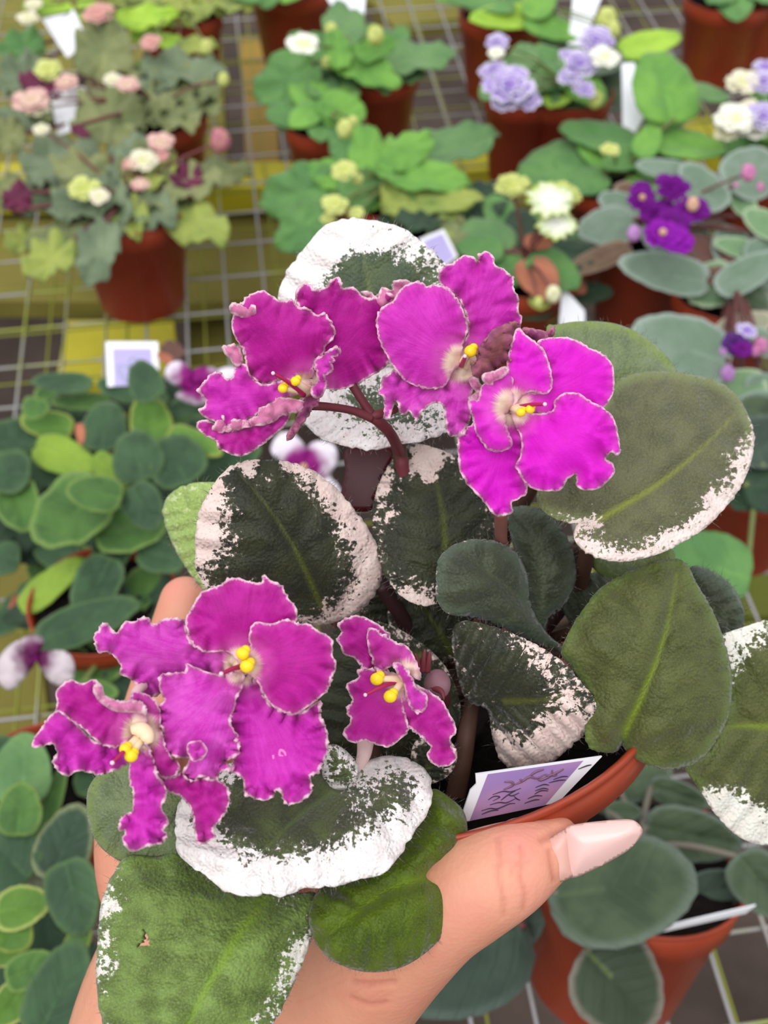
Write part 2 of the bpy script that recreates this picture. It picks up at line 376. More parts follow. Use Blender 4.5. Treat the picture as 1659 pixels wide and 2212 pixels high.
plant_base = P(880, 2010, 0.305)
violet = empty('african_violet', plant_base, 'variegated violet with frilly magenta flowers in a terracotta pot held in the hand', 'potted plant')
def axis_frame(n):
    n = n.normalized(); u = n.orthogonal().normalized(); w = n.cross(u); return n, u, w
def lathe(prof, base, axis, nseg=64):
    n, u, w = axis_frame(axis); V, Fc = [], []
    for r, h in prof:
        for k in range(nseg):
            a = 2 * math.pi * k / nseg; V.append(base + n * h + (u * math.cos(a) + w * math.sin(a)) * r)
    for i in range(len(prof) - 1):
        for k in range(nseg):
            k2 = (k + 1) % nseg; Fc.append((i * nseg + k, i * nseg + k2, (i + 1) * nseg + k2, (i + 1) * nseg + k))
    return V, Fc
def make_pot(rimc, axis, R, hgt, Rb, parent, mat=M_TERRA, soil=M_SOIL, sdrop=0.008, nseg=64):
    b = rimc - axis.normalized() * hgt; lip = hgt * 0.2
    prof = [(0.0005, 0), (Rb * 0.98, 0), (Rb, 0.001), (R * 0.93 * 0.93 + Rb * 0.07, hgt - lip - 0.001), (R * 0.965, hgt - lip), (R * .985, hgt - .0034), (R * .975, hgt - .0026), (R * .995, hgt - 0.0018), (R, hgt - 0.0006),
            (R * 0.992, hgt), (R * 0.965, hgt - 0.0006), (R * 0.93, hgt - lip), (R * 0.88, hgt - lip * 1.3), (Rb * 0.92, 0.002), (0.0005, 0.002)]
    v, f = lathe(prof, b, axis, nseg); p = mesh_obj('pot', v, f, mat, parent)
    hs = hgt - sdrop; hl_ = hgt - lip * 1.3; rs = R * 0.90 if hs > hl_ else Rb * .92 + (R * .88 - Rb * .92) * hs / hl_
    rg = random.Random(int(R * 1e6)); V = []; Fc = []; n, u, w = axis_frame(axis); K = 10; S = 40
    for i in range(K + 1):
        for k in range(S):
            a = 2 * math.pi * k / S; r = rs * i / K
            V.append(b + n * (hs + rg.uniform(-0.0016, 0.0016) * (i < K)) + (u * math.cos(a) + w * math.sin(a)) * r)
    for i in range(K):
        for k in range(S):
            k2 = (k + 1) % S; Fc.append((i * S + k, i * S + k2, (i + 1) * S + k2, (i + 1) * S + k))
    mesh_obj('soil', V, Fc, soil, parent, smooth=False)
    return p
POTN = camvec(-0.215, 0.89, 0.30)
RIMC = P(967, 1538, 0.288)
make_pot(RIMC, POTN, 0.0538, 0.046, 0.020, violet, sdrop=0.013)
CROWN = P(935, 1500, 0.292)

leaf_n = [0]
def leaf(outline, crop, d, mat, org, tip, pet=None, petmat=None, prad=0.0022, label=None, hair=260, **kw):
    leaf_n[0] += 1; kw.setdefault('seed', leaf_n[0] * 7); kw.setdefault('thick', 0.0011); kw.setdefault('crease', 0.0012); kw.setdefault('vein', 0.0003)
    kw.setdefault('dome', 0.0035)
    o = traced('leaf', px(outline, crop), d, mat, violet, org=px([org], crop)[0], tip=px([tip], crop)[0], hair=hair, hairmat=M_HAIR, **kw)
    if label: o['label'] = label
    q = px([org], crop)[0]
    if pet is not False:
        dd = d + kw.get('tilt', (0, 0))[0] * (q[0] - np.mean(px(outline, crop)[:, 0])) / 100 + kw.get('tilt', (0, 0))[1] * (q[1] - np.mean(px(outline, crop)[:, 1])) / 100
        a = P(q[0], q[1], dd + 0.002); c = CROWN
        if pet is not None: c = P(*pet)
        mid = (a + c) / 2 + FW * 0.012
        tube('petiole', [a, mid, c], [prad * 0.8, prad, prad * 1.1], petmat or M_PETI, o)
    return o
# back leaves first
leaf([(355, 1100), (380, 1060), (440, 1043), (500, 1060), (520, 1150), (500, 1260), (450, 1275), (405, 1225), (370, 1160)], '0', 0.292, M_PALE, (520, 1200), (370, 1080), white=(-0.55, 60), spots=[(400, 1085, 25, 0.6), (378, 1185, 18, 0.8)], jag=1.5, jper=20, tilt=(-.006, .003), label='plain pale green leaf at the back')
leaf([(1180, 720), (1200, 705), (1260, 697), (1330, 703), (1390, 730), (1440, 775), (1462, 830), (1400, 920), (1290, 940), (1200, 860)], '0', 0.283, M_GREY, (1230, 900), (1400, 740), tilt=(0.004, -.006), label='plain grey green leaf')
leaf([(603, 640), (620, 592), (640, 560), (668, 528), (690, 500), (725, 480), (770, 474), (820, 481), (865, 493), (905, 520), (950, 560), (968, 590), (960, 680), (900, 780), (820, 850), (740, 850), (660, 780), (620, 700)], '0', 0.278, M_VARW, (800, 830), (765, 474),
     white=(1.3, 110), spots=[(790, 650, 80, -2.6), (815, 590, 35, -1.3), (765, 570, 30, -1.3), (740, 610, 40, -1.3), (930, 600, 60, -1.3), (850, 620, 60, -1.5), (640, 560, 90, 1.3), (760, 485, 60, 1.0), (690, 520, 60, 0.8)], jag=2.2, jper=34, tilt=(0, 0.002), dome=.005, label='white leaf splashed with dark green')
leaf([(655, 900), (690, 850), (780, 815), (850, 800), (920, 850), (970, 890), (975, 925), (920, 950), (850, 962), (800, 972), (740, 962), (690, 945)], '0', 0.268, M_VARW, (860, 950), (690, 880), white=(1.5, 60), spots=[(770, 850, 30, -1.6), (840, 880, 60, -1.4), (930, 925, 40, -.9), (830, 945, 25, -.5)], jag=2, jper=30, tilt=(0, -.01), label='white and green leaf behind the flower stalk')
mo = traced('leaf', px([(752, 968), (850, 968), (846, 1000), (815, 1060), (800, 1103), (738, 1092), (745, 1020)]), 0.285, M_MAROON, violet, tip=(800, 1100), org=(800, 960), sp=10, thick=0.001); mo['label'] = 'glossy maroon leaf underside'
leaf([(1490, 1230), (1540, 1238), (1580, 1270), (1605, 1325), (1590, 1370), (1540, 1385), (1500, 1320)], '0', 0.285, M_DARK, (1480, 1260), (1600, 1350), jag=1.5, jper=14)
leaf([(1230, 1260), (1280, 1240), (1330, 1260), (1340, 1320), (1300, 1370), (1240, 1350), (1215, 1300)], '0', 0.285, M_DARK, (1250, 1360), (1310, 1250), hair=120)
leaf([(1240, 1160), (1300, 1190), (1380, 1210), (1450, 1190), (1440, 1250), (1380, 1270), (1300, 1240)], '0', 0.276, M_GREY, (1260, 1180), (1430, 1220), hair=60)
leaf([(1160, 1070), (1200, 1030), (1260, 960), (1300, 880), (1330, 830), (1380, 808), (1450, 806), (1490, 812), (1545, 825), (1590, 858), (1618, 910), (1626, 960), (1608, 1030), (1570, 1090), (1510, 1148), (1430, 1192), (1350, 1213), (1285, 1202), (1243, 1170), (1245, 1135), (1275, 1130), (1220, 1128), (1175, 1105)], '0', 0.262, M_OLIVE, (1288, 1128), (1600, 880), pet=(1250, 1430, .30), white=(1.1, 22),
     spots=[(1350, 820, 210, -3), (1560, 850, 90, -2.5), (1190, 1080, 60, -2), (1600, 1010, 60, .7), (1520, 1120, 70, .55), (1350, 1190, 70, .35), (1560, 975, 30, 1.2), (1530, 1075, 22, 1.5), (1440, 1150, 26, .9)], jag=1.5, jper=20, ribw=8, tilt=(0.004, -0.008), vein=.0006, crease=.002, dome=.006, label='large olive leaf with a pink white lower margin')
leaf([(1555, 1385), (1600, 1357), (1680, 1342), (1780, 1400), (1830, 1560), (1780, 1740), (1700, 1800), (1659, 1822), (1600, 1808), (1548, 1760), (1508, 1700), (1478, 1650), (1530, 1620), (1565, 1560), (1578, 1480)], '0', 0.275, M_BIG, (1800, 1590), (1500, 1575), pet=False, white=(0.25, 45),
     spots=[(1600, 1570, 95, -2.8), (1620, 1785, 85, 2.2), (1540, 1740, 60, .9), (1610, 1390, 75, 1.0), (1500, 1650, 60, -2), (1590, 1690, 30, .8), (1720, 1550, 120, -2)], jag=1.5, jper=24, ribw=12, tilt=(.004, 0.002), label='leaf with white ends at the right edge')
leaf([(1100, 1110), (1150, 1098), (1200, 1130), (1230, 1180), (1241, 1240), (1222, 1300), (1185, 1332), (1165, 1370), (1140, 1290), (1118, 1200)], '0', 0.272, M_DARK, (1170, 1350), (1150, 1105), jag=2, jper=14, dome=.005)
leaf([(805, 1130), (812, 1070), (838, 1010), (872, 972), (900, 962), (945, 972), (1000, 1000), (1040, 1060), (1064, 1130), (1062, 1200), (1010, 1260), (950, 1300), (905, 1306), (860, 1280), (825, 1225)], '0', 0.268, M_VARD, (962, 1215), (915, 968), white=(-0.75, 60),
     spots=[(915, 1000, 34, 3.4), (930, 1040, 18, 1.5), (828, 1045, 28, 1.8), (840, 1110, 30, 1.3), (960, 985, 30, .9), (900, 1300, 50, 1.8), (1050, 1180, 40, .5), (1000, 1060, 50, -.3)], jag=2, jper=18, tilt=(0.002, -.004), label='dark leaf with pink patches in the middle')
leaf([(945, 1240), (955, 1200), (1000, 1172), (1060, 1170), (1110, 1195), (1135, 1245), (1143, 1310), (1180, 1372), (1225, 1410), (1170, 1392), (1080, 1350), (1020, 1330), (968, 1322), (946, 1290)], '0', 0.257, M_DARK, (1215, 1405), (985, 1190), white=(-.15, 8), spots=[(1100, 1240, 120, -1.5)], jag=2, jper=16, dome=.006, tilt=(0.006, 0), crease=.003)
leaf([(700, 1400), (760, 1340), (860, 1360), (960, 1440), (990, 1560), (900, 1660), (800, 1670), (715, 1620), (690, 1520)], '0', 0.272, M_VARD, (900, 1420), (760, 1620), white=(-.7, 30), spots=[(870, 1370, 35, 1.0), (960, 1430, 30, 1.1), (740, 1560, 100, -2)])
leaf([(880, 1250), (960, 1290), (1010, 1330), (1000, 1400), (950, 1430), (880, 1400), (840, 1330)], '0', 0.282, M_VARD, (980, 1420), (880, 1280), white=(-.2, 18), hair=120)
leaf([(790, 1240), (850, 1240), (900, 1290), (900, 1350), (840, 1380), (780, 1330)], '0', 0.287, M_VARD, (880, 1370), (800, 1260), white=(-.1, 18), hair=160)
leaf([(900, 1600), (950, 1590), (985, 1620), (975, 1665), (930, 1690), (890, 1660)], '0', 0.262, M_VARD, (900, 1680), (960, 1610), white=(.2, 14), dome=.001, hair=160, label='small dark leaf with a pale pink edge')
leaf([(425, 1170), (432, 1110), (465, 1045), (510, 1003), (580, 995), (650, 1008), (712, 1045), (765, 1105), (805, 1165), (824, 1235), (800, 1292), (760, 1325), (725, 1340), (690, 1348), (640, 1345), (560, 1330), (480, 1300), (430, 1240)], '0', 0.258, M_VARD, (688, 1295), (505, 1010), white=(1.25, 50),
     spots=[(505, 1030, 22, -2.4), (525, 1065, 26, -1.8), (580, 1005, 22, -3.6), (600, 1060, 50, -1.2), (620, 1170, 105, -2.2), (470, 1255, 60, -1.2), (650, 1300, 60, -1.2), (780, 1200, 55, .6), (450, 1160, 40, 1.0), (730, 1080, 50, .6), (500, 1180, 35, .6), (740, 1240, 25, -.6)], jag=2.2, jper=30, ribw=7, vein=.0006, crease=.0025, dome=.007, tilt=(.003, .003), label='dark leaf with a broad pinkish white margin')
leaf([(980, 1365), (1010, 1343), (1080, 1360), (1150, 1390), (1210, 1428), (1258, 1478), (1287, 1526), (1272, 1568), (1230, 1610), (1182, 1648), (1125, 1662), (1085, 1640), (1066, 1585), (1055, 1530), (1012, 1510), (990, 1450)], '0', 0.255, M_VARD, (1098, 1512), (1255, 1490), white=(-0.8, 60),
     spots=[(1220, 1600, 80, 3.0), (1110, 1650, 55, 2.6), (1190, 1550, 45, .9), (1165, 1440, 42, .9), (1210, 1480, 38, .9), (1150, 1385, 50, .9), (1070, 1600, 30, 1.2), (1230, 1510, 16, .7)], jag=2, jper=20, tilt=(-.004, .006), dome=.006, vein=.0006, label='dark green and pinkish white leaf over the card')
leaf([(1215, 1405), (1250, 1335), (1300, 1272), (1370, 1232), (1440, 1210), (1478, 1218), (1500, 1258), (1540, 1330), (1570, 1420), (1577, 1500), (1560, 1570), (1510, 1638), (1450, 1658), (1390, 1645), (1352, 1615), (1345, 1600), (1325, 1622), (1275, 1612), (1265, 1560), (1270, 1500), (1235, 1440)], '0', 0.256, M_BIG, (1352, 1572), (1462, 1212), white=(-3, 60), jag=1.2, jper=18, ribw=9, vein=.0006, crease=.003, dome=.009, tilt=(.003, 0), hair=420, label='broad plain green leaf on the right')
# lower leaves hanging over the hand
leaf([(192, 1745), (197, 1700), (230, 1665), (300, 1645), (400, 1680), (430, 1780), (440, 1860), (340, 1868), (280, 1863), (228, 1833), (200, 1790)], '0', 0.237, M_GREY, (450, 1740), (200, 1745), pet=(700, 1600, .285), label='plain grey green leaf beside the wrist', hair=300, dome=.008)
leaf([(216, 2020), (224, 1950), (245, 1898), (275, 1855), (340, 1855), (400, 1850), (560, 1930), (680, 1935), (674, 2010), (640, 2100), (595, 2195), (530, 2280), (430, 2340), (330, 2335), (260, 2290), (224, 2200), (213, 2110)], '0', 0.224, M_VARG, (620, 1895), (360, 2320), pet=(760, 1640, .28), white=(-.55, 50),
     spots=[(245, 1955, 34, 1.7), (236, 2080, 28, 1.4), (235, 2030, 18, 1.2), (645, 2060, 42, 1.7), (600, 2110, 25, 1.2), (560, 2200, 30, 1.2), (600, 1960, 40, .8), (440, 1900, 130, -2), (430, 2200, 150, -.5), (250, 2180, 30, -.5), (590, 2160, 30, .6)], jag=1.6, jper=40, ribw=16, vein=.0006, dome=.012, tilt=(0, -.004), hair=300,
     hole=[(309, 1992), (318, 2010), (331, 2048), (318, 2043), (296, 2047), (311, 2026)], label='big green leaf with white specks and a small tear')
leaf([(1440, 110), (1520, 150), (1565, 200), (1576, 280), (1560, 350), (1505, 412), (1458, 430), (1500, 465), (1520, 540), (1500, 640), (1430, 730), (1320, 800), (1200, 820), (1090, 795), (1010, 740), (965, 650), (970, 560), (1020, 490), (1150, 430), (1300, 350), (1400, 230)], 'F', 0.233, M_BRIGHT, (1458, 432), (1020, 690), pet=(900, 1640, .285), ribw=16, vein=.0006, dome=.009, tilt=(0.003, -.004), hair=500, crease=.003, label='plain bright green leaf')
leaf([(700, 1640), (715, 1612), (745, 1625), (770, 1660), (760, 1700), (710, 1700)], '0', 0.238, M_VARM, (765, 1690), (715, 1620), white=(.5, 30), hair=80, pet=False)
leaf([(383, 1797), (388, 1840), (415, 1868), (455, 1897), (497, 1928), (528, 1935), (575, 1930), (617, 1933), (660, 1916), (715, 1914), (775, 1898), (828, 1884), (858, 1850), (893, 1796), (920, 1757), (930, 1710), (920, 1672), (890, 1648), (840, 1637), (790, 1650), (762, 1672), (740, 1700), (700, 1660), (620, 1650), (520, 1650), (420, 1690), (388, 1740)], '0', 0.229, M_VARM, (772, 1680), (520, 1900), pet=(860, 1600, .285), white=(1.7, 66),
     spots=[(600, 1720, 130, -2.6), (700, 1710, 80, -2.0), (860, 1700, 60, -1.0), (820, 1780, 60, -.6), (560, 1790, 70, -.6), (680, 1790, 60, -.5), (880, 1720, 60, -.35), (600, 1910, 150, .7), (830, 1850, 70, .9), (460, 1870, 60, .8), (425, 1775, 25, -.6)], jag=2.4, jper=36, ribw=9, vein=.0006, crease=.0025, dome=.009, tilt=(0, -.012), hair=420, label='green leaf with a thick white scalloped edge, lowest flowers over it')

# ------------------------------------------------------------------ flowers
fn = [0]
def flower(center, crop, d, petals, anthers, pistil, cream=22, label=None, cup=0.004, filament=None):
    fn[0] += 1
    cx, cy = px([center], crop)[0]; cream = cream * .7
    th, tf = blob_data(P(cx, cy, d + 0.003), cream * d / F, cream * d / F, 0.0030, 24, 14, CAMROT)
    fl = mesh_obj('flower', th, tf, M_CREAM, violet)
    if label: fl['label'] = label
    for i, q in enumerate(petals):
        ol, off, mat = q[0], q[1], q[2]; kw = dict(q[3]) if len(q) > 3 else {}
        kw.setdefault('ruf', 0.0022); kw.setdefault('jag', 1.7); kw.setdefault('jper', 13); kw.setdefault('sp', 6.5); kw.setdefault('thick', 0.00055); kw.setdefault('dome', 0.0015)
        lab = kw.pop('label', None)
        p = traced('petal', px(ol, crop), d + off, mat, fl, org=(cx, cy), cup=kw.pop('cup', -cup * 0.3), seed=fn[0] * 31 + i * 5, **kw)
        if lab: p['label'] = lab
    for (x, y, r) in anthers:
        ax, ay = px([(x, y)], crop)[0]; rr = r / CROPS[crop][2] * d / F
        v1 = blob_data(P(ax, ay, d - 0.0058), rr, rr * .95, rr * .8, 14, 10, CAMROT)
        v2 = blob_data(P(ax + r * .45 / CROPS[crop][2], ay - r * .55 / CROPS[crop][2], d - 0.0054), rr * .72, rr * .7, rr * .6, 12, 8, CAMROT)
        a = mesh_obj('anther', *merge([v1, v2]), M_YEL, fl)
        fx, fy = (cx, cy) if filament is None else px([filament], crop)[0]
        tube('filament', [P(fx, fy, d + .001), P((fx + ax) / 2, (fy + ay) / 2, d - .003), P(ax, ay, d - .0055)], [0.0011, .0008, .0006], M_CREAM, fl, 8, 4)
    if pistil:
        (x0_, y0_), (x1_, y1_) = px(pistil, crop)
        ps = tube('pistil', [P(x0_, y0_, d - .001), P((x0_ + x1_) / 2 + 2, (y0_ + y1_) / 2 - 3, d - .006), P(x1_, y1_, d - .009)], [0.0006, .00045, .0003], M_PIST, fl, 8, 5)
        mesh_obj('stigma', *blob_data(P(x1_, y1_, d - .0092), .00042, .00042, .00042), M_TIPW, ps)
    return fl
FA = flower((880, 1310), 'A', 0.238, [
    ([(790, 650), (810, 570), (870, 540), (940, 580), (1020, 560), (1040, 515), (1110, 498), (1130, 570), (1210, 565), (1270, 630), (1340, 640), (1420, 600), (1500, 640), (1500, 800), (1440, 950), (1465, 1085), (1400, 1160), (1300, 1220), (1200, 1275), (1080, 1302), (1000, 1290), (900, 1310), (870, 1200), (900, 1000), (850, 800)], 0.004, PA, {'tilt': (0.003, .003), 'ruf': .003}),
    ([(440, 1120), (370, 1130), (335, 1215), (290, 1215), (240, 1172), (180, 1195), (130, 1250), (90, 1310), (145, 1365), (140, 1415), (95, 1445), (135, 1490), (220, 1530), (330, 1560), (480, 1500), (620, 1400), (780, 1340), (850, 1310), (700, 1240), (560, 1262), (470, 1200)], 0.002, PB, {'tilt': (0, .002)}),
    ([(85, 1540), (150, 1515), (230, 1560), (330, 1590), (450, 1560), (540, 1530), (700, 1470), (850, 1350), (870, 1390), (760, 1470), (720, 1550), (640, 1620), (560, 1690), (460, 1755), (390, 1775), (320, 1760), (240, 1720), (220, 1665), (150, 1630), (95, 1580)], 0.004, PA),
    ([(265, 1480), (300, 1560), (350, 1510), (420, 1525), (500, 1500), (540, 1430), (620, 1400), (660, 1360), (780, 1370), (860, 1390), (820, 1450), (700, 1480), (600, 1540), (420, 1575), (330, 1590), (240, 1610), (190, 1580), (220, 1540)], 0.0, PK, {'ruf': .002, 'cup': 0, 'jag': 2.5, 'jper': 16, 'rad0': .9}),
    ([(870, 1350), (940, 1330), (960, 1390), (900, 1450), (880, 1490), (820, 1570), (760, 1650), (725, 1665), (740, 1610), (790, 1530), (810, 1470), (830, 1430)], 0.002, PWD, {'rad0': .9}),
    ([(270, 1000), (320, 980), (380, 990), (410, 1100), (360, 1130), (330, 1080), (290, 1040)], 0.001, PK, {'rad0': .9}),
    ([(320, 700), (350, 680), (420, 700), (500, 700), (500, 770), (450, 790), (390, 770), (340, 750)], -0.0035, PK, {'rad0': .9}),
    ([(370, 720), (440, 640), (500, 605), (560, 592), (620, 625), (690, 665), (760, 652), (810, 705), (880, 715), (940, 765), (1000, 750), (1045, 810), (1073, 880), (1055, 945), (1005, 985), (990, 1040), (930, 1090), (920, 1170), (890, 1270), (800, 1270), (700, 1215), (640, 1240), (570, 1262), (490, 1220), (440, 1150), (430, 1070), (400, 990), (345, 900), (335, 830), (350, 770)], 0.0, PA, {'tilt': (0, .003), 'dome': .003}),
    ([(1105, 995), (1110, 1040), (1060, 1080), (1050, 1170), (1000, 1200), (1010, 1250), (990, 1330), (930, 1360), (900, 1300), (950, 1230), (930, 1100), (990, 1050), (1050, 1000)], -0.002, PB, {'ruf': .003, 'jag': 3, 'rad0': .9}),
], [(700, 1290, 36), (790, 1240, 36)], [(850, 1340), (630, 1182)], 20, 'upper left magenta flower, cupped petals')
FB = flower((600, 790), 'B', 0.240, [
    ([(465, 240), (500, 205), (560, 180), (610, 145), (670, 150), (700, 180), (700, 140), (745, 120), (790, 150), (800, 200), (850, 225), (910, 280), (910, 330), (940, 400), (940, 470), (960, 530), (930, 600), (850, 680), (780, 720), (700, 780), (600, 790), (590, 700), (640, 600), (620, 490), (570, 390), (480, 320)], 0.003, PB, {'tilt': (.002, .001)}),
    ([(130, 880), (160, 850), (220, 830), (300, 880), (420, 920), (510, 880), (560, 790), (640, 800), (700, 860), (680, 920), (650, 1000), (660, 1080), (630, 1170), (580, 1220), (520, 1210), (500, 1110), (490, 1040), (430, 1025), (370, 1070), (330, 1130), (290, 1080), (240, 1090), (210, 1010), (190, 1050), (170, 1115), (140, 1110), (135, 1000), (100, 960), (120, 920)], 0.002, PD, {'ruf': .004, 'tilt': (0, -.002)}),
    ([(60, 480), (40, 400), (0, 360), (50, 360), (100, 400), (120, 340), (190, 350), (190, 300), (260, 290), (300, 330), (240, 420), (150, 480)], 0.003, PK, {'ruf': .003, 'rad0': .9}),
    ([(345, 300), (270, 320), (220, 370), (190, 420), (130, 450), (95, 510), (95, 580), (110, 650), (160, 750), (210, 830), (280, 900), (380, 935), (470, 935), (515, 900), (540, 840), (590, 790), (600, 720), (610, 660), (635, 600), (620, 500), (570, 400), (510, 340), (440, 320), (390, 330)], -0.001, PB, {'dome': .004, 'ruf': .0014}),
    ([(650, 880), (690, 870), (720, 940), (730, 990), (690, 1015), (640, 1000), (690, 960), (660, 920)], -0.002, PK, {'rad0': .9, 'jag': 1}),
    ([(930, 540), (850, 560), (780, 600), (720, 680), (690, 760), (660, 830), (690, 870), (760, 850), (830, 800), (880, 770), (930, 780), (900, 740), (935, 700), (900, 650), (925, 600)], -0.005, PW, {'ruf': .004, 'jag': 4, 'jper': 9, 'rad0': .9, 'dome': .004, 'label': 'shrivelled brown petal'}),
], [(655, 715, 38)], [(600, 800), (620, 745)], 26, 'top magenta flower with a shrivelled brown petal')
FC = flower((905, 1050), 'B', 0.233, [
    ([(960, 580), (1050, 590), (1110, 600), (1150, 565), (1150, 610), (1110, 635), (1050, 650), (1000, 640)], 0.004, PWD, {'rad0': .9}),
    ([(1050, 660), (1150, 635), (1240, 635), (1320, 670), (1370, 700), (1440, 730), (1500, 800), (1510, 900), (1500, 980), (1450, 1050), (1380, 1090), (1200, 1110), (1040, 1080), (905, 1060), (960, 970), (1090, 960), (1120, 900), (1100, 770)], 0.003, PC, {'ruf': .0012, 'tilt': (.002, 0)}),
    ([(580, 1230), (640, 1170), (700, 1120), (800, 1080), (900, 1040), (950, 1120), (975, 1300), (940, 1390), (980, 1490), (990, 1560), (940, 1600), (900, 1620), (900, 1680), (830, 1700), (780, 1680), (740, 1620), (680, 1560), (630, 1500), (590, 1430), (580, 1340)], 0.004, PC, {'ruf': .0035, 'tilt': (0, .002)}),
    ([(1145, 1070), (1160, 1010), (1220, 965), (1300, 970), (1360, 1010), (1440, 1050), (1510, 1120), (1530, 1200), (1545, 1290), (1540, 1335), (1490, 1320), (1460, 1360), (1500, 1390), (1510, 1440), (1470, 1490), (1400, 1540), (1300, 1535), (1290, 1480), (1280, 1450), (1230, 1480), (1190, 1540), (1100, 1550), (1020, 1530), (960, 1470), (925, 1400), (950, 1350), (960, 1250), (920, 1150), (900, 1070), (1040, 1090)], -0.0005, PC, {'ruf': .0022, 'dome': .004, 'jag': 1.0}),
    ([(930, 580), (980, 620), (1040, 660), (1090, 710), (1125, 800), (1140, 880), (1130, 950), (1090, 970), (1020, 955), (960, 980), (905, 1040), (870, 960), (870, 850), (880, 740)], -0.0005, PC, {'ruf': .001, 'jag': 1}),
    ([(700, 1010), (720, 930), (780, 880), (850, 810), (900, 850), (905, 920), (900, 1040), (860, 1100), (870, 1180), (900, 1260), (880, 1295), (820, 1312), (760, 1300), (720, 1250), (680, 1180), (665, 1100), (640, 1030), (660, 1000)], -0.001, PC, {'ruf': .0015, 'dome': .003}),
    ([(740, 850), (790, 840), (860, 812), (880, 830), (840, 870), (790, 890), (780, 920), (740, 900), (725, 870)], -0.004, PK, {'rad0': .9, 'jag': 1, 'sp': 4}),
], [(955, 1080, 28), (1010, 1062, 28)], [(920, 1055), (1098, 1032)], 28, 'upper right hot magenta flower')
FD = flower((1108, 510), 'D', 0.214, [
    ([(1090, 600), (1100, 520), (1190, 560), (1210, 650), (1260, 710), (1380, 750), (1500, 690), (1500, 750), (1530, 830), (1540, 920), (1520, 980), (1490, 1050), (1450, 1070), (1460, 1140), (1410, 1190), (1330, 1210), (1300, 1150), (1280, 1140), (1250, 1180), (1200, 1190), (1150, 1170), (1120, 1160), (1110, 1080), (1050, 1040), (1070, 960), (1070, 880), (1040, 800), (1050, 700)], 0.003, PB, {'ruf': .0035, 'tilt': (0, -.001)}),
    ([(810, 275), (720, 270), (660, 300), (620, 262), (560, 285), (510, 290), (470, 340), (410, 290), (380, 330), (358, 360), (380, 440), (430, 440), (490, 500), (490, 550), (550, 580), (600, 650), (670, 665), (750, 580), (850, 560), (1000, 560), (1110, 520), (1060, 420), (920, 430), (850, 390), (820, 310)], 0.004, PD, {'ruf': .003, 'tilt': (0, .003)}),
    ([(690, 560), (750, 545), (815, 540), (825, 500), (870, 520), (930, 540), (1010, 560), (1105, 530), (1110, 600), (1070, 700), (1050, 800), (1090, 880), (1085, 960), (1020, 990), (1055, 1030), (990, 1050), (980, 1085), (900, 1070), (850, 1095), (805, 1050), (840, 980), (780, 975), (740, 955), (695, 910), (710, 850), (680, 790), (680, 720), (712, 680), (690, 620)], 0.0, PD, {'ruf': .004, 'dome': .003}),
    ([(835, 900), (890, 890), (925, 930), (910, 970), (860, 990), (835, 950)], -0.005, PB, {'jag': .8, 'sp': 4, 'rad0': .9}),
    ([(820, 290), (850, 220), (890, 150), (940, 120), (1010, 95), (1030, 70), (1090, 70), (1150, 85), (1200, 90), (1215, 50), (1250, 80), (1300, 100), (1340, 170), (1380, 220), (1375, 290), (1300, 330), (1200, 400), (1110, 510), (1040, 440), (920, 440), (850, 390)], 0.001, PA, {'ruf': .0018}),
    ([(1150, 320), (1180, 290), (1250, 300), (1330, 275), (1400, 300), (1440, 300), (1500, 340), (1560, 380), (1560, 450), (1580, 500), (1560, 570), (1530, 640), (1470, 690), (1380, 750), (1300, 735), (1230, 680), (1190, 600), (1110, 510), (1150, 430), (1142, 370)], -0.001, PA, {'ruf': .0016, 'dome': .003}),
], [(1108, 448, 34), (1130, 512, 36)], [(1110, 512), (1000, 550)], 30, 'large magenta flower facing the camera')
sq = [(1262, 960), (1270, 1000), (1300, 1010), (1325, 985), (1322, 950), (1300, 935), (1295, 960), (1315, 965)]
tube('petal_mark', [P(*p_, 0.2125) for p_ in px(sq, 'D')], 0.0003, M_SCAR, FD, 6, 5)
FE = flower((600, 850), 'D', 0.207, [
    ([(560, 640), (600, 650), (660, 680), (690, 730), (700, 850), (740, 960), (785, 1000), (780, 1050), (730, 1075), (680, 1050), (640, 950), (610, 860), (600, 800), (610, 740), (545, 690)], 0.004, PA, {'ruf': .002}),
    ([(640, 980), (700, 1070), (760, 1070), (800, 1050), (850, 1090), (900, 1075), (970, 1085), (1035, 1130), (1040, 1200), (1010, 1270), (960, 1330), (970, 1370), (930, 1400), (880, 1410), (865, 1330), (850, 1240), (800, 1170), (730, 1140), (680, 1080)], 0.006, PA, {'ruf': .003}),
    ([(50, 890), (100, 810), (150, 750), (200, 740), (280, 820), (360, 890), (440, 900), (520, 880), (600, 860), (560, 960), (500, 1020), (430, 1050), (380, 1060), (290, 1040), (210, 1065), (150, 1000), (170, 950), (150, 905), (60, 925)], 0.003, PB, {'ruf': .003, 'tilt': (.002, 0)}),
    ([(540, 1000), (600, 880), (640, 930), (680, 1060), (720, 1130), (720, 1180), (700, 1230), (735, 1300), (715, 1330), (720, 1390), (640, 1420), (545, 1442), (500, 1390), (520, 1350), (480, 1330), (500, 1270), (550, 1240), (555, 1160), (540, 1090)], 0.001, PB, {'ruf': .0035}),
    ([(390, 600), (410, 660), (480, 690), (560, 690), (610, 705), (625, 760), (600, 745), (540, 740), (470, 735), (420, 710), (375, 670), (355, 620)], -0.004, PK, {'ruf': .001, 'rad0': .9, 'jag': 2}),
    ([(165, 660), (190, 610), (240, 580), (290, 600), (370, 580), (390, 640), (420, 690), (480, 710), (600, 720), (620, 760), (610, 820), (560, 860), (520, 900), (440, 920), (370, 890), (320, 840), (240, 780), (170, 735), (175, 690)], 0.0, PA, {'ruf': .002}),
], [(515, 930, 30), (545, 965, 34)], [(570, 890), (450, 1000)], 8, 'lower left magenta flower turned sideways', filament=(610, 850))
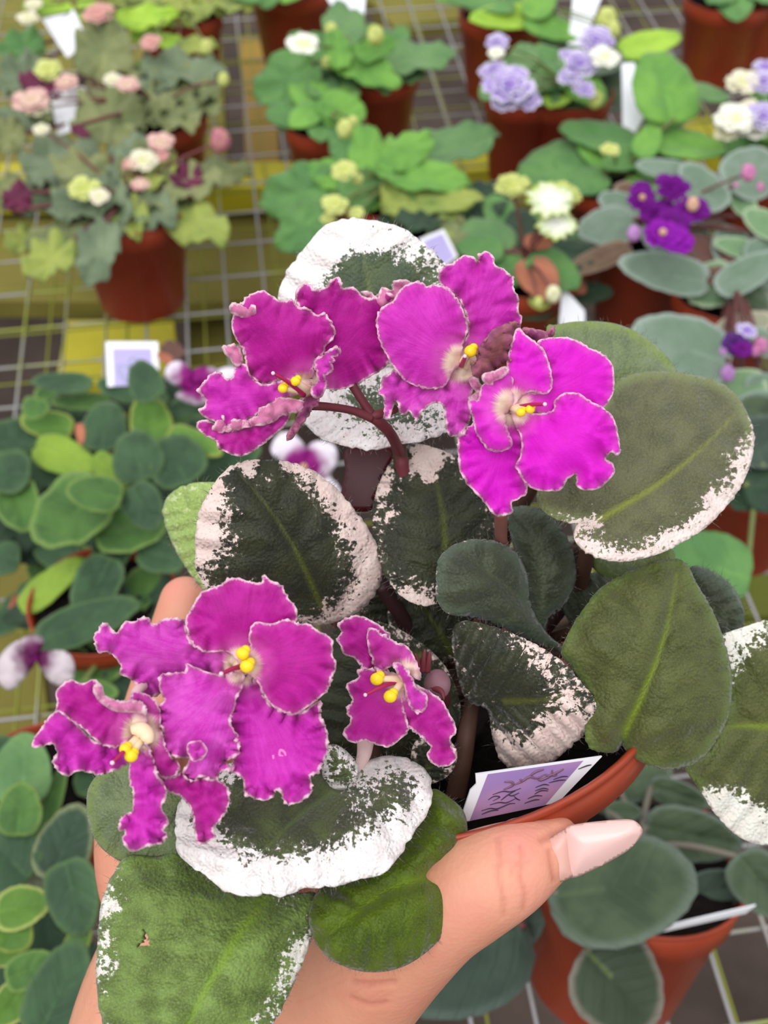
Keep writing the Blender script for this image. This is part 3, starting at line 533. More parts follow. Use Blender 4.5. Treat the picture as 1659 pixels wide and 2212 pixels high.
v1 = tube_data(spline3([P(*q, 0.2045) for q in px([(548, 835), (585, 830), (620, 850), (640, 900)], 'D')], 6), list(np.interp(np.linspace(0, 1, 19), [0, .4, .8, 1], [.0008, .0015, .0013, .0006])), 16)
mesh_obj('corolla_tube', *v1, M_CREAM, FE)
FF_ = flower((1165, 1150), 'C', 0.237, [
    ([(850, 890), (900, 860), (940, 850), (1000, 870), (1060, 905), (1100, 960), (1060, 1050), (1100, 1130), (1030, 1110), (970, 1100), (930, 1050), (880, 1030), (860, 990), (845, 960), (870, 930)], 0.003, PA, {'ruf': .002}),
    ([(1150, 1240), (1160, 1150), (1230, 1180), (1330, 1240), (1370, 1300), (1410, 1390), (1380, 1440), (1410, 1500), (1390, 1550), (1320, 1560), (1270, 1510), (1290, 1470), (1240, 1420), (1180, 1370), (1150, 1300)], 0.002, PA, {'ruf': .0022}),
    ([(940, 1110), (1000, 1100), (1060, 1110), (1160, 1140), (1165, 1200), (1160, 1280), (1185, 1370), (1170, 1410), (1090, 1470), (1040, 1460), (980, 1440), (920, 1450), (875, 1405), (910, 1350), (890, 1290), (920, 1250), (890, 1180), (950, 1140)], 0.001, PA, {'ruf': .002}),
    ([(1000, 910), (1050, 930), (1110, 970), (1180, 1000), (1230, 1090), (1240, 1150), (1200, 1140), (1150, 1100), (1100, 1090), (1040, 1120), (1010, 1050), (990, 980)], -0.0005, PA, {'ruf': .003, 'jag': 2.5}),
    ([(1110, 1080), (1160, 1085), (1200, 1140), (1220, 1190), (1270, 1230), (1260, 1290), (1220, 1310), (1180, 1250), (1165, 1180)], -0.003, PB, {'ruf': .002, 'rad0': .9}),
], [(1035, 1150, 32), (1098, 1232, 32)], [(1130, 1160), (980, 1225)], 14, 'small half closed magenta flower in the middle')
c0 = px([(1320, 1175)], 'C')[0]
cal = mesh_obj('calyx', *blob_data(P(c0[0], c0[1], 0.245), .0030, .0034, .0032, 18, 12, CAMROT), M_CALYX, FF_)
for q in ([(1235, 1110), (1225, 1060), (1215, 1030)], [(1250, 1110), (1255, 1060), (1262, 1010)], [(1270, 1110), (1280, 1060), (1285, 1020)], [(1300, 1190), (1340, 1210), (1350, 1250)]):
    w_ = px(q, 'C'); tube('sepal', [P(*w_[0], .243), P(*w_[1], .241), P(*w_[2], .240)], [.0009, .0006, .0002], M_STEM, cal, 8, 4)
def stalk(name, pts, rad, mat=M_STEM, parent=violet, hair=120):
    return tube(name, [P(*p_) for p_ in pts], rad, mat, parent, 12, 6)
hl = lambda pts, c, ds: [tuple(p_) + (d_,) for p_, d_ in zip(px(pts, c), ds)]
stalk('flower_stalk', hl([(1640, 1990), (1560, 1800), (1480, 1630), (1400, 1540), (1330, 1490)], 'A', (.292, .272, .256, .25, .248)) , [.00125, .0013, .0013, .0012])
stalk('flower_stalk', hl([(1340, 1500), (1200, 1450), (1050, 1425), (915, 1415)], 'A', (.248, .246, .243, .240)), [.0012, .0009, .0009, .0010])
stalk('flower_stalk', hl([(1330, 1470), (1270, 1380), (1200, 1270)], 'A', (.248, .247, .246)), [.0011, .0010, .0010])
stalk('flower_stalk', hl([(1340, 1490), (1420, 1465), (1500, 1440)], 'A', (.248, .247, .243)), [.0011, .0010, .0010])
stalk('flower_stalk', [(866, 985, .268), (890, 1150, .276), (915, 1300, .283), (935, 1500, .292)], .0016)
stalk('flower_stalk', [(1082, 1100, .245), (1082, 1160, .258), (1082, 1230, .268), (1000, 1420, .29)], .0015, simple('stem_tan', lin(150, 100, 90), .6, .6, 60, lin(120, 70, 66)))
stalk('flower_stalk', hl([(1108, 510), (1200, 700), (1500, 800)], 'D', (.222, .245, .28)), .0012)
stalk('flower_stalk', hl([(640, 880), (800, 700), (1500, 800)], 'D', (.213, .24, .285)), .0012)
stalk('flower_stalk', [(285, 1560, .209), (292, 1500, .212), (310, 1480, .216)], .001, M_PINKW)
stalk('flower_stalk', [(955, 1480, .248), (960, 1520, .27), (940, 1560, .288)], .0014)
stalk('petiole', [(1030, 1470, .289), (1012, 1560, .272), (1000, 1640, .271), (988, 1700, .273), (975, 1760, .275)], [.0016, .0022, .0024, .0025, .0025], M_PETI)
stalk('petiole', [(820, 1260, .268), (860, 1320, .276), (900, 1400, .285)], .002, M_DSTEM)
stalk('petiole', [(1262, 1150, .278), (1220, 1300, .287), (1100, 1440, .295)], .002, M_DSTEM)
stalk('petiole', [(790, 1590, .25), (786, 1630, .246), (770, 1672, .243)], [.0022, .0016, .0008], M_PINKW)
stalk('petiole', [(1345, 1590, .262), (1300, 1560, .275), (1150, 1500, .29)], .002, M_PETI)

# card in the pot
CARD_W = simple('card_white', lin(236, 238, 244), 0.35, spec=0.5)
def card_mat(name, inner, inner2):
    m = NT(name); o = m.vec(m.attr('lx'), m.attr('ly')); m.col(m.mix(m.sstep(m.noise(o, 1.1, 2), .35, .65), inner, inner2)); m.rough(.3); m.spec(.5); MATS[name] = m.m; return m.m
CARD_L = card_mat('card_lavender_print', lin(150, 124, 184), lin(186, 142, 176))
CARD_BG = card_mat('card_lavender', lin(172, 162, 214), lin(180, 170, 220))
INK = simple('ink_plum', lin(62, 40, 66), 0.4); INKP = simple('ink_mauve', lin(120, 84, 108), 0.4); INKG = simple('ink_sage', lin(150, 165, 170), 0.4)
def quadmap(Q, ds):
    ds = list(ds); a_, b_, c_ = [P(Q[i][0], Q[i][1], ds[i]) for i in (0, 1, 2)]; n_ = (b_ - a_).cross(c_ - a_)
    r_ = P(Q[3][0], Q[3][1], 1.0) - CP; ds[3] = n_.dot(a_ - CP) / n_.dot(r_)
    return quadmap_(Q, ds)
def quadmap_(Q, ds):     # bilinear map on a card: u to the right along the top edge, v down
    C4 = [P(q[0], q[1], d_) for q, d_ in zip(Q, ds)]
    def f(u, v, lift=0.0):
        p_ = C4[0] * (1 - u) * (1 - v) + C4[1] * u * (1 - v) + C4[2] * u * v + C4[3] * (1 - u) * v
        n_ = (C4[1] - C4[0]).cross(C4[3] - C4[0]).normalized()
        if n_.dot(CP - p_) < 0: n_ = -n_
        return p_ + n_ * lift
    return f
def card_body(name, f, thick, mat, parent=None, clip=None):
    pts = [(0, 0), (1, 0), (1, 1), (0, 1)] if clip is None else clip
    V = [f(u, v) for u, v in pts] + [f(u, v, -thick) for u, v in pts]; n = len(pts)
    Fc = [tuple(range(n)), tuple(range(2 * n - 1, n - 1, -1))] + [(i, i + n, (i + 1) % n + n, (i + 1) % n) for i in range(n)]
    return mesh_obj(name, V, Fc, mat, parent, smooth=False)
def card_print(f, pts, lift, mat, name, parent):
    V = [f(u, v, lift) for u, v in pts]; o = mesh_obj(name, V, [tuple(range(len(V)))], mat, parent, smooth=False)
    fattr(o.data, 'lx', [u for u, v in pts]); fattr(o.data, 'ly', [v for u, v in pts]); return o
def card_stroke(f, strokes, w, mat, name, parent, lift=.00012):
    D = []
    for st in strokes:
        c = crspline(st, 5)
        D.append(tube_data([f(u, v, lift) for u, v in c], [w * (.45 + .75 * math.sin(3.14 * (i + .5) / len(c))) for i in range(len(c))], 5))
    return mesh_obj(name, *merge(D), mat, parent)
cq = px([(315, 262), (1300, 124), (960, 480), (190, 640)], 'Q')
f = quadmap(cq, (.2475, .2510, .2535, .2505))
cb = card_body('plant_label', f, .0005, CARD_W, clip=[(0, 0), (1, 0), (1, 1), (.0, 1), (0, .33), (.035, .22)])
tag(cb, 'lavender printed name card with white edge standing in the soil of the held pot', 'plant label')
card_print(f, [(.10, .03), (.86, .03), (.86, 1), (.10, 1)], .0001, CARD_L, 'print', cb)
S = lambda P4: [(u, v) for u, v in P4]
card_stroke(f, [[(.27, .25), (.34, .28), (.36, .36), (.30, .42)], [(.36, .36), (.43, .30), (.47, .22), (.55, .28), (.60, .22)], [(.47, .22), (.50, .12), (.56, .10)], [(.55, .28), (.60, .34), (.66, .26), (.64, .14)], [(.60, .22), (.66, .26), (.74, .16)], [(.43, .30), (.40, .24)], [(.66, .26), (.72, .28)]], .00030, INKP, 'ornament', cb)
card_stroke(f, [[(.22, .50), (.30, .46), (.38, .50), (.46, .46)], [(.20, .60), (.24, .54), (.30, .58), (.25, .64)], [(.33, .66), (.37, .56), (.42, .50)], [(.37, .56), (.42, .60), (.47, .56)], [(.24, .72), (.32, .70), (.40, .74), (.47, .68)], [(.44, .62), (.49, .70), (.53, .74)], [(.18, .82), (.26, .80), (.34, .84), (.44, .78), (.50, .80)], [(.20, .90), (.28, .86), (.36, .88)],
                [(.60, .50), (.66, .46), (.72, .50)], [(.62, .58), (.68, .55), (.75, .60)], [(.64, .66), (.68, .60), (.76, .64)], [(.60, .74), (.66, .70), (.74, .74)], [(.72, .38), (.78, .34), (.84, .36)], [(.70, .44), (.78, .42), (.85, .44)], [(.60, .84), (.68, .80), (.74, .82)], [(.88, .22), (.93, .17), (.97, .16)]], .00014, INK, 'writing', cb)

# ------------------------------------------------------------------ the hand
m = NT('skin'); o = m.n('TexCoord').outputs['Object']
c = m.mix(m.sstep(m.noise(o, 28, 4, .6), .35, .65), lin(216, 156, 128), lin(206, 140, 114)); c = m.mix(m.math('MULTIPLY', m.sstep(m.noise(o, 60, 3), .5, .75), .5), c, lin(212, 134, 118)); c = m.mix(m.math('MULTIPLY', m.attr('blush'), .55), c, lin(228, 140, 134)); c = m.mix(m.math('MULTIPLY', m.attr('red'), .45), c, lin(176, 96, 80))
vo = m.n('TexVoronoi'); vo.inputs['Scale'].default_value = 900; m.l(o, vo.inputs['Vector'])
b_ = m.bump(vo.outputs['Distance'], .18, .0004); b_ = m.bump(m.noise(o, 140, 3), .15, .001, b_); m.l(b_, m.b.inputs['Normal'])
m.col(c); m.rough(.5); m.spec(.3); m.b.inputs['Subsurface Weight'].default_value = .18; m.b.inputs['Subsurface Radius'].default_value = (.006, .002, .001); m.b.inputs['Subsurface Scale'].default_value = .6
SKIN = m.m
NAIL = simple('nail_pale_pink', lin(234, 192, 186), .22, spec=.5); NAILB = simple('nail_regrowth', lin(212, 164, 152), .3, spec=.5)
rnd0 = random.Random(3)
def chain(pts, n=5):      # pts (px, py, depth, radius px)
    q = crspline([tuple(p_) for p_ in pts], n)
    pos = [P(a, b, d_) for a, b, d_, r in q]; rad = [r * d_ / F for a, b, d_, r in q]
    v, f_ = tube_data(pos, rad, 24); s0 = blob_data(pos[0], rad[0], rad[0], rad[0], 24, 14); s1 = blob_data(pos[-1], rad[-1], rad[-1], rad[-1], 24, 14)
    return [(v, f_), s0, s1]
D = []
D += chain([(1196, 1832, .2415, 66), (1150, 1852, .240, 86), (1095, 1880, .2385, 104), (1020, 1918, .240, 116), (940, 1965, .244, 124), (850, 2035, .252, 142), (760, 2110, .262, 165), (660, 2200, .272, 175)])   # thumb
D += chain([(1205, 1812, .243, 50), (1130, 1842, .243, 76)])
D += chain([(470, 1900, .285, 120), (420, 2000, .285, 150), (380, 2120, .283, 190), (360, 2300, .282, 225), (360, 2560, .280, 230)])
D += chain([(560, 2000, .290, 150), (560, 2120, .288, 190), (540, 2300, .285, 215), (520, 2560, .283, 225)])
D += chain([(700, 2060, .285, 150), (660, 2180, .282, 160), (620, 2320, .283, 190), (620, 2560, .283, 205)])
D += chain([(800, 2060, .30, 120), (640, 2060, .30, 150), (480, 2000, .30, 150)])
# fingers round the far side of the pot
D += chain([(400, 1300, .318, 56), (370, 1420, .315, 66), (330, 1560, .308, 72), (300, 1720, .298, 82), (300, 1860, .288, 95), (360, 2000, .286, 120)])
D += chain([(455, 1400, .335, 52), (430, 1540, .330, 62), (400, 1700, .318, 72), (380, 1860, .300, 90), (420, 2000, .29, 110)])
D += chain([(560, 1560, .345, 52), (520, 1680, .340, 62), (480, 1800, .325, 72), (470, 1930, .305, 90), (500, 2020, .295, 110)])
D += chain([(680, 1700, .345, 46), (640, 1800, .340, 55), (590, 1900, .325, 64), (560, 2000, .305, 90)])
hv, hf = merge(D)
hand = mesh_obj('hand', hv, hf, SKIN)
mod = hand.modifiers.new('union', 'REMESH'); mod.mode = 'VOXEL'; mod.voxel_size = 0.0007; mod.use_smooth_shade = True
mod = hand.modifiers.new('soft', 'SMOOTH'); mod.iterations = 14; mod.factor = .6
dg_ = bpy.context.evaluated_depsgraph_get(); hm = bpy.data.meshes.new_from_object(hand.evaluated_get(dg_)); hand.modifiers.clear(); hand.data = hm
nvh = len(hm.vertices); co = np.empty(nvh * 3, np.float32); hm.vertices.foreach_get('co', co); co = co.reshape(-1, 3)
no = np.empty(nvh * 3, np.float32); hm.vertices.foreach_get('normal', no); no = no.reshape(-1, 3)
relh = co - np.array(CP); zc = relh @ np.array(FW); hx = W / 2 + F * (relh @ np.array(RT)) / zc; hy = H / 2 - F * (relh @ np.array(UP)) / zc
facing = (no @ np.array(FW)) < 0.1
red = np.zeros(nvh)
def crease_line(pts, wpx, depth, crop='0'):
    q = resample(crspline(px(pts, crop), 6), 4, False)
    dmin = np.full(nvh, 1e9); m_ = (hx > q[:, 0].min() - 40) & (hx < q[:, 0].max() + 40) & (hy > q[:, 1].min() - 40) & (hy < q[:, 1].max() + 40) & facing
    ii = np.where(m_)[0]
    if len(ii): dmin[ii] = np.sqrt(((np.stack([hx[ii], hy[ii]], 1)[:, None] - q[None]) ** 2).sum(2)).min(1)
    g_ = np.exp(-(dmin / wpx) ** 2); co[:] = co - no * (depth * g_)[:, None]; red[:] = np.maximum(red, np.exp(-(dmin / (wpx * .9)) ** 2) * min(1, abs(depth) / .0004))
for q_ in ([(458, 640), (470, 720), (465, 800), (485, 900), (488, 975)], [(562, 670), (572, 740), (562, 800), (583, 880), (575, 950)]): crease_line(q_, 7, .00030, 'G')
crease_line([(520, 800), (540, 760), (600, 740)], 5, .0002, 'G'); crease_line([(440, 760), (500, 735), (560, 745)], 4, .0002, 'G')
crease_line([(660, 640), (720, 610), (800, 590), (880, 570)], 9, .0006, 'G')      # fold beside the nail
crease_line([(690, 690), (700, 750), (712, 820)], 6, .0004, 'G')
crease_line([(1130, 870), (1200, 880), (1290, 870)], 7, .0007, 'F'); crease_line([(1120, 930), (1200, 960), (1260, 950)], 6, .0004, 'F')
for k_ in range(16):
    x_ = 640 + rnd0.random() * 200; y_ = 2040 + rnd0.random() * 150; crease_line([(x_, y_), (x_ + 30, y_ - 12), (x_ + 62, y_ - 30)], 3, .00012)
for k_ in range(10):
    x_ = 205 + rnd0.random() * 20; y_ = 1880 + k_ * 32; crease_line([(x_ - 30, y_), (x_, y_ + 4), (x_ + 20, y_ + 2)], 3, .00012)
hm.vertices.foreach_set('co', co.ravel()); hm.update(); fattr(hm, 'red', red)
blush = np.zeros(nvh)
for bx, by, br, bs in ((1120, 1815, 60, 1), (1250, 1780, 40, .5), (1150, 1930, 60, .6), (380, 1260, 50, .7), (1000, 1980, 70, .4)): blush += bs * np.exp(-((hx - bx) ** 2 + (hy - by) ** 2) / br ** 2)
fattr(hm, 'blush', np.clip(blush, 0, 1))
tag(hand, 'hand holding the potted violet, thumb with a long pale pink nail on the rim', 'hand')
nl = px([(760, 690), (764, 610), (780, 588), (870, 572), (1000, 560), (1058, 562), (1092, 590), (1092, 620), (1040, 680), (960, 730), (860, 780), (790, 806), (772, 770)], 'G')
def nail(name, ol, d, mat, tilt=(0, 0), dome=.0028, **kw):
    o = traced(name, ol, d, mat, hand, tilt=tilt, dome=dome, sp=6, thick=.0008, **kw); return o
n1 = nail('nail', nl, .2345, NAIL, tilt=(-.0012, .0016), dome=.0032); n1['label'] = 'long almond shaped pale pink thumb nail'
n2 = nail('nail_base', px([(676, 690), (700, 640), (770, 600), (790, 640), (790, 780), (780, 806), (715, 824), (692, 760)], 'G'), .2356, NAILB, dome=.0018)
for q in ([(455, 640), (470, 700), (462, 800), (485, 900), (480, 975)], [(560, 680), (568, 760), (580, 860), (570, 940)]): pass
# ------------------------------------------------------------------ the bench and what lies under it
FLOOR_Z = -0.42
GROUND = simple('damp_soil_ground', lin(92, 78, 72), .95, .9, 9, lin(52, 46, 42), spec=.1, bump=.8, bscale=40)
gv = [(-3, -2, FLOOR_Z), (3, -2, FLOOR_Z), (3, 5, FLOOR_Z), (-3, 5, FLOOR_Z)]
tag(mesh_obj('floor', gv, [(0, 1, 2, 3)], GROUND, smooth=False), None, None, kind='structure')
YAW = math.radians(7.7)
BX = Vector((math.cos(YAW), math.sin(YAW), 0)); BY = Vector((-math.sin(YAW), math.cos(YAW), 0))
bench = empty('greenhouse_bench', (0, .8, 0), 'plant bench of welded grey wire mesh over yellow rails', 'bench')
def bar(a, b, r, n=6): return tube_data([a, b], r, n)
mw = NT('galvanised_wire'); o = mw.n('TexCoord').outputs['Object']
mw.col(mw.mix(mw.sstep(mw.noise(o, 9, 3), .5, .62), lin(158, 156, 158), lin(150, 158, 62))); mw.rough(.4); mw.b.inputs['Metallic'].default_value = .25; WIRE = mw.m
WIREY = simple('wire_yellow_green', lin(150, 158, 50), .5, .8, 12, lin(120, 124, 44))
def wires(name, z, sx, sy, r, mat, ox=0., oy=0., x0=-.75, x1=.85, y0=-.15, y1=1.9):
    D = []
    u = math.ceil((x0 - ox) / sx) * sx + ox
    while u < x1: D.append(bar(BX * u + BY * y0 + Vector((0, 0, z)), BX * u + BY * y1 + Vector((0, 0, z)), r)); u += sx
    v = math.ceil((y0 - oy) / sy) * sy + oy
    while v < y1: D.append(bar(BX * x0 + BY * v + Vector((0, 0, z - 2 * r)), BX * x1 + BY * v + Vector((0, 0, z - 2 * r)), r)); v += sy
    return mesh_obj(name, *merge(D), mat, bench)
wires('wire_mesh', -.001, .033, .046, .0012, WIRE)
wires('lower_wire_mesh', -.030, .066, .062, .0009, WIREY, .012, .02)
YEL = simple('rail_yellow', lin(206, 196, 40), .5, .9, 14, lin(170, 160, 40)); OLV = simple('olive_board', lin(140, 132, 58), .8, .9, 12, lin(112, 104, 44)); OCH = simple('ochre_post', lin(160, 126, 38), .6, .9, 12, lin(130, 104, 36))
def slab(name, quad, z, th, mat, parent=bench):
    V = [PZ(a, b, z) for a, b in quad] + [PZ(a, b, z) - Vector((0, 0, th)) for a, b in quad]; n = len(quad)
    return mesh_obj(name, V, [tuple(range(n)), tuple(range(2 * n - 1, n - 1, -1))] + [(i, i + n, (i + 1) % n + n, (i + 1) % n) for i in range(n)], mat, parent, smooth=False)
slab('rail', [(-100, 352), (660, 350), (1700, 232), (1750, 300), (660, 405), (-100, 408)], -.05, .03, YEL)
slab('rail', [(-150, 775), (150, 690), (430, 690), (430, 830), (150, 830)], -.11, .03, YEL) if False else slab('rail', [(145, 692), (375, 690), (385, 830), (120, 830)], -.10, .03, YEL)
slab('board', [(-80, 408), (640, 405), (760, 404), (800, 640), (400, 655), (-60, 650)], -.09, .02, OLV)
slab('board', [(-80, -60), (420, -60), (440, 350), (-80, 352)], -.12, .02, OLV)
slab('board', [(395, 655), (800, 640), (850, 840), (420, 850)], -.14, .02, OLV)
slab('board', [(640, 405), (1260, 330), (1280, 420), (1100, 640), (800, 640)], -.14, .02, OLV)
slab('board', [(760, -40), (1060, -60), (1080, 30), (850, 55)], -.10, .02, OLV)
slab('board', [(-60, 1180), (60, 1180), (110, 1600), (-60, 1600)], -.08, .02, OLV)
slab('post', [(520, 80), (590, 80), (602, 350), (530, 350)], -.08, .05, OCH)
slab('post', [(430, -40), (470, -40), (490, 350), (440, 350)], -.10, .05, OLV)
slab('board', [(1560, 1150), (1720, 1150), (1720, 1330), (1560, 1330)], -.08, .02, simple('green_board', lin(110, 118, 30), .7, .8, 12, lin(84, 92, 28)))

# ------------------------------------------------------------------ plants on the bench
def bgleaf_mat(name, c, c2=None, edge=None, rib=None, sheen=.2, rough=.55):
    m = NT(name); o = m.n('TexCoord').outputs['Object']; e = m.attr('e')
    c2 = c2 or tuple(x * .72 for x in c[:3]) + (1,)
    k = m.mix(m.sstep(m.noise(o, 34, 3, .6), .35, .65), c, c2)
    gv_ = m.sstep(m.math('PINGPONG', m.attr('vx'), .14), .04, 0.0)
    k = m.mix(m.math('MULTIPLY', gv_, .22), k, tuple(min(1, x * 1.5) for x in c[:3]) + (1,))
    k = m.mix(m.math('MULTIPLY', m.sstep(m.attr('v'), .5, 1.0), .35), k, rib or tuple(min(1, x * 1.5) for x in c[:3]) + (1,))
    if edge: k = m.mix(m.math('MULTIPLY', m.sstep(e, .80, 1.0), .75), k, edge)
    m.col(k); m.rough(rough); m.spec(.3); m.sheen(sheen); m.translucent(.15, tuple(min(1, x * 1.6) for x in c[:3]) + (1,))
    m.l(m.bump(m.math('SUBTRACT', 1.0, gv_), .35, .002, m.bump(m.noise(o, 160, 2), .5, .0015)), m.b.inputs['Normal'])
    MATS[name] = m.m; return m.m
LM = {
 'ol': bgleaf_mat('leaf_bronze_olive', lin(142, 148, 98), lin(112, 124, 80)), 'olg': bgleaf_mat('leaf_sage', lin(128, 144, 112), lin(98, 116, 88)),
 'oly': bgleaf_mat('leaf_yellow_olive', lin(160, 172, 84), lin(130, 150, 74)), 'g': bgleaf_mat('leaf_mid_green', lin(102, 148, 80), lin(82, 128, 70)),
 'g2': bgleaf_mat('leaf_soft_green', lin(110, 148, 90), lin(90, 130, 80)), 'bg': bgleaf_mat('leaf_fresh_green', lin(120, 172, 72), lin(98, 150, 66)),
 'lime': bgleaf_mat('leaf_lime', lin(172, 208, 72), lin(150, 190, 66)), 'gg': bgleaf_mat('leaf_grey_green', lin(80, 98, 70), lin(58, 76, 52), edge=lin(112, 126, 114)),
 'ggd': bgleaf_mat('leaf_deep_grey', lin(64, 82, 68), lin(50, 66, 56), edge=lin(92, 108, 98)), 'gr': bgleaf_mat('leaf_silver_grey', lin(122, 142, 124), lin(106, 130, 108), edge=lin(168, 184, 172), sheen=.35),
 'grp': bgleaf_mat('leaf_silver_green_edge', lin(126, 158, 116), lin(112, 146, 104), edge=lin(196, 216, 180)),
 'dg': bgleaf_mat('leaf_blue_green', lin(66, 98, 64), lin(48, 76, 50), edge=lin(92, 122, 74)), 'mg': bgleaf_mat('leaf_leaf_green', lin(84, 124, 56), lin(64, 100, 48), edge=lin(130, 160, 80)),
 'mgy': bgleaf_mat('leaf_yellow_edge', lin(104, 146, 56), lin(84, 126, 54), edge=lin(168, 178, 80)), 'lim2': bgleaf_mat('leaf_yellow_green', lin(142, 172, 60), lin(122, 154, 54)),
 'dark': bgleaf_mat('leaf_dark_green', lin(52, 78, 54), lin(38, 60, 42)), 'dkc': bgleaf_mat('leaf_dark_cream_edge', lin(52, 78, 56), lin(42, 64, 46), edge=lin(150, 160, 116)),  # deep green for the dark leaves and the low filler leaves
 'dgp': bgleaf_mat('leaf_dark_pink_edge', lin(58, 72, 52), lin(50, 64, 44), edge=lin(150, 140, 128), rib=lin(130, 150, 80)),
 'lye': bgleaf_mat('leaf_lime_edge', lin(100, 138, 50), lin(84, 122, 46), edge=lin(200, 208, 120)), 'br': bgleaf_mat('leaf_brown', lin(128, 104, 84), lin(108, 84, 68), edge=lin(170, 150, 126)),
 'mar': bgleaf_mat('leaf_underside_purple', lin(112, 36, 72), lin(84, 26, 52)), 'peach': bgleaf_mat('leaf_dried_peach', lin(190, 120, 90), lin(160, 96, 70)), 'dry': bgleaf_mat('leaf_dried_brown', lin(120, 82, 70), lin(96, 66, 58)),
 'pe': bgleaf_mat('leaf_peachy_edge', lin(160, 160, 136), lin(140, 146, 120), edge=lin(210, 190, 170)),
}
def bfmat(name, inner, outer, tip=None):
    m = NT(name); e = m.attr('e'); o = m.n('TexCoord').outputs['Object']
    en = m.math('ADD', e, m.math('MULTIPLY', m.math('SUBTRACT', m.noise(o, 120, 3), .5), .5))
    c = m.mix(m.sstep(en, .30, .68), inner, outer)
    if tip: c = m.mix(m.sstep(en, .82, 1.0), c, tip)
    m.col(c); m.rough(.6); m.spec(.2); m.translucent(.25, c); MATS[name] = m.m; return m.m
FM = {'cw': bfmat('bloom_cream', lin(226, 228, 170), lin(244, 240, 216)), 'cp': bfmat('bloom_cream_pink', lin(226, 196, 170), lin(240, 214, 200), lin(228, 170, 170)), 'pk': bfmat('bloom_pink', lin(220, 160, 150), lin(230, 180, 172)),
      'yg': bfmat('bloom_yellow_green', lin(206, 214, 120), lin(222, 228, 146)), 'wg': bfmat('bloom_white_green', lin(250, 250, 246), lin(240, 246, 220), lin(196, 214, 96)), 'w': bfmat('bloom_white', lin(236, 240, 190), lin(252, 252, 240)),
      'lav': bfmat('bloom_lavender', lin(158, 128, 206), lin(190, 168, 226), lin(240, 236, 250)), 'vio': bfmat('bloom_violet', lin(98, 12, 110), lin(122, 20, 142)), 'vid': bfmat('bloom_dark_violet', lin(72, 22, 100), lin(96, 50, 128)), 'vib': bfmat('bloom_bright_violet', lin(120, 6, 132), lin(150, 26, 176)),
      'lb': bfmat('bloom_lilac_bud', lin(196, 140, 206), lin(210, 160, 220)), 'pb': bfmat('bloom_pink_bud', lin(214, 130, 180), lin(226, 150, 196)), 'wp': bfmat('bloom_white_purple', lin(150, 30, 128), lin(244, 236, 248)), 'wpd': bfmat('bloom_white_dusky', lin(120, 50, 100), lin(222, 204, 216)),
      'pc': bfmat('bloom_peach_centre', lin(226, 180, 150), lin(236, 196, 170)), 'pbud': bfmat('bloom_pinkish_bud', lin(196, 120, 140), lin(206, 150, 140), lin(190, 180, 120))}
rnd = random.Random(5)
def bleaf(cx, cy, a, b, ang, d, mat, parent, ruffle=0.0, flat=None, crown=None, petmat=None, heart=.18, cupk=None, name='leaf'):
    """a = half length, b = half width in the photograph; the blade lies between level and facing the viewer"""
    th = math.radians(ang); am, bm = a * d / F, b * d / F
    fl = rnd.uniform(.25, .8) if flat is None else flat
    e1 = RT * math.cos(th) + UP * math.sin(th); e2 = -RT * math.sin(th) + UP * math.cos(th)
    e1 = e1 + FW * (.84 * fl * math.sin(th) + rnd.uniform(-.22, .22)); e2 = e2 + FW * (.84 * fl * math.cos(th) + rnd.uniform(-.22, .22))
    nrm = e1.cross(e2).normalized()
    if nrm.dot(FW) > 0: nrm = -nrm
    c = P(cx, cy, d); NA, NR = 40, 7; V = []; e_ = []; v_ = []; vx_ = []; lob = min(1.0, ruffle * 2.0); ph = rnd.random() * 6.28; kf = rnd.choice([5, 6, 7])
    cupk = rnd.uniform(-.12, .22) if cupk is None else cupk
    for j in range(NR + 1):
        r = j / NR
        for i in range(NA if j else 1):
            t = 2 * math.pi * i / NA
            x = math.cos(t); y = math.sin(t)
            sh = 1 - heart * max(0, -x) ** 6 + .05 * math.cos(2 * t) + .06 * max(0, x) ** 4
            rr = r * sh * (1 + (.05 * math.sin(kf * 2 * t + ph) + .07 * math.sin(kf * t + 2 * ph)) * lob * r + .012 * math.sin(17 * t))
            z = cupk * r * r * bm + .10 * bm * (1 - abs(y)) * 0 - .10 * bm * math.exp(-(y * r * 5) ** 2) + (ruffle * bm * r ** 2 * (math.sin(kf * t + ph) + .5 * math.sin(2.3 * kf * t + ph)) if ruffle else 0)
            z += .03 * bm * math.sin(9 * (x * r - .7 * abs(y * r)) + ph) * min(1, abs(y * r) * 4)
            V.append(c + e1 * (am * x * rr) + e2 * (bm * y * rr * (1 - .12 * x)) + nrm * z); vx_.append(x * r * (1 - 0) - .7 * abs(y * r) + 1.4); e_.append(r); v_.append(math.exp(-(y * r * 9) ** 2) * (1 if x < .8 else 0))
    Fc = [(0, 1 + i, 1 + (i + 1) % NA) for i in range(NA)]
    for j in range(1, NR):
        o0 = 1 + (j - 1) * NA; o1 = 1 + j * NA
        for i in range(NA):
            i2 = (i + 1) % NA; Fc.append((o0 + i, o1 + i, o1 + i2, o0 + i2))
    o = mesh_obj(name, V, Fc, LM[mat] if isinstance(mat, str) else mat, parent)
    fattr(o.data, 'e', e_); fattr(o.data, 'v', v_); fattr(o.data, 'vx', vx_); solid(o, .0011)
    if crown is not None:
        s = c - e1 * am * .8; mid = (s + crown) / 2 + Vector((0, 0, .004)) + FW * .004
        tube('petiole', [s + FW * .001, mid, crown], [.0016, .0018, .002], petmat or PETG, o, 6, 4)
    return o
PETG = simple('petiole_green', lin(118, 132, 72), .6, .5, 40, lin(96, 104, 60)); PETR = simple('petiole_red', lin(116, 64, 62), .6, .5, 40, lin(90, 50, 50))
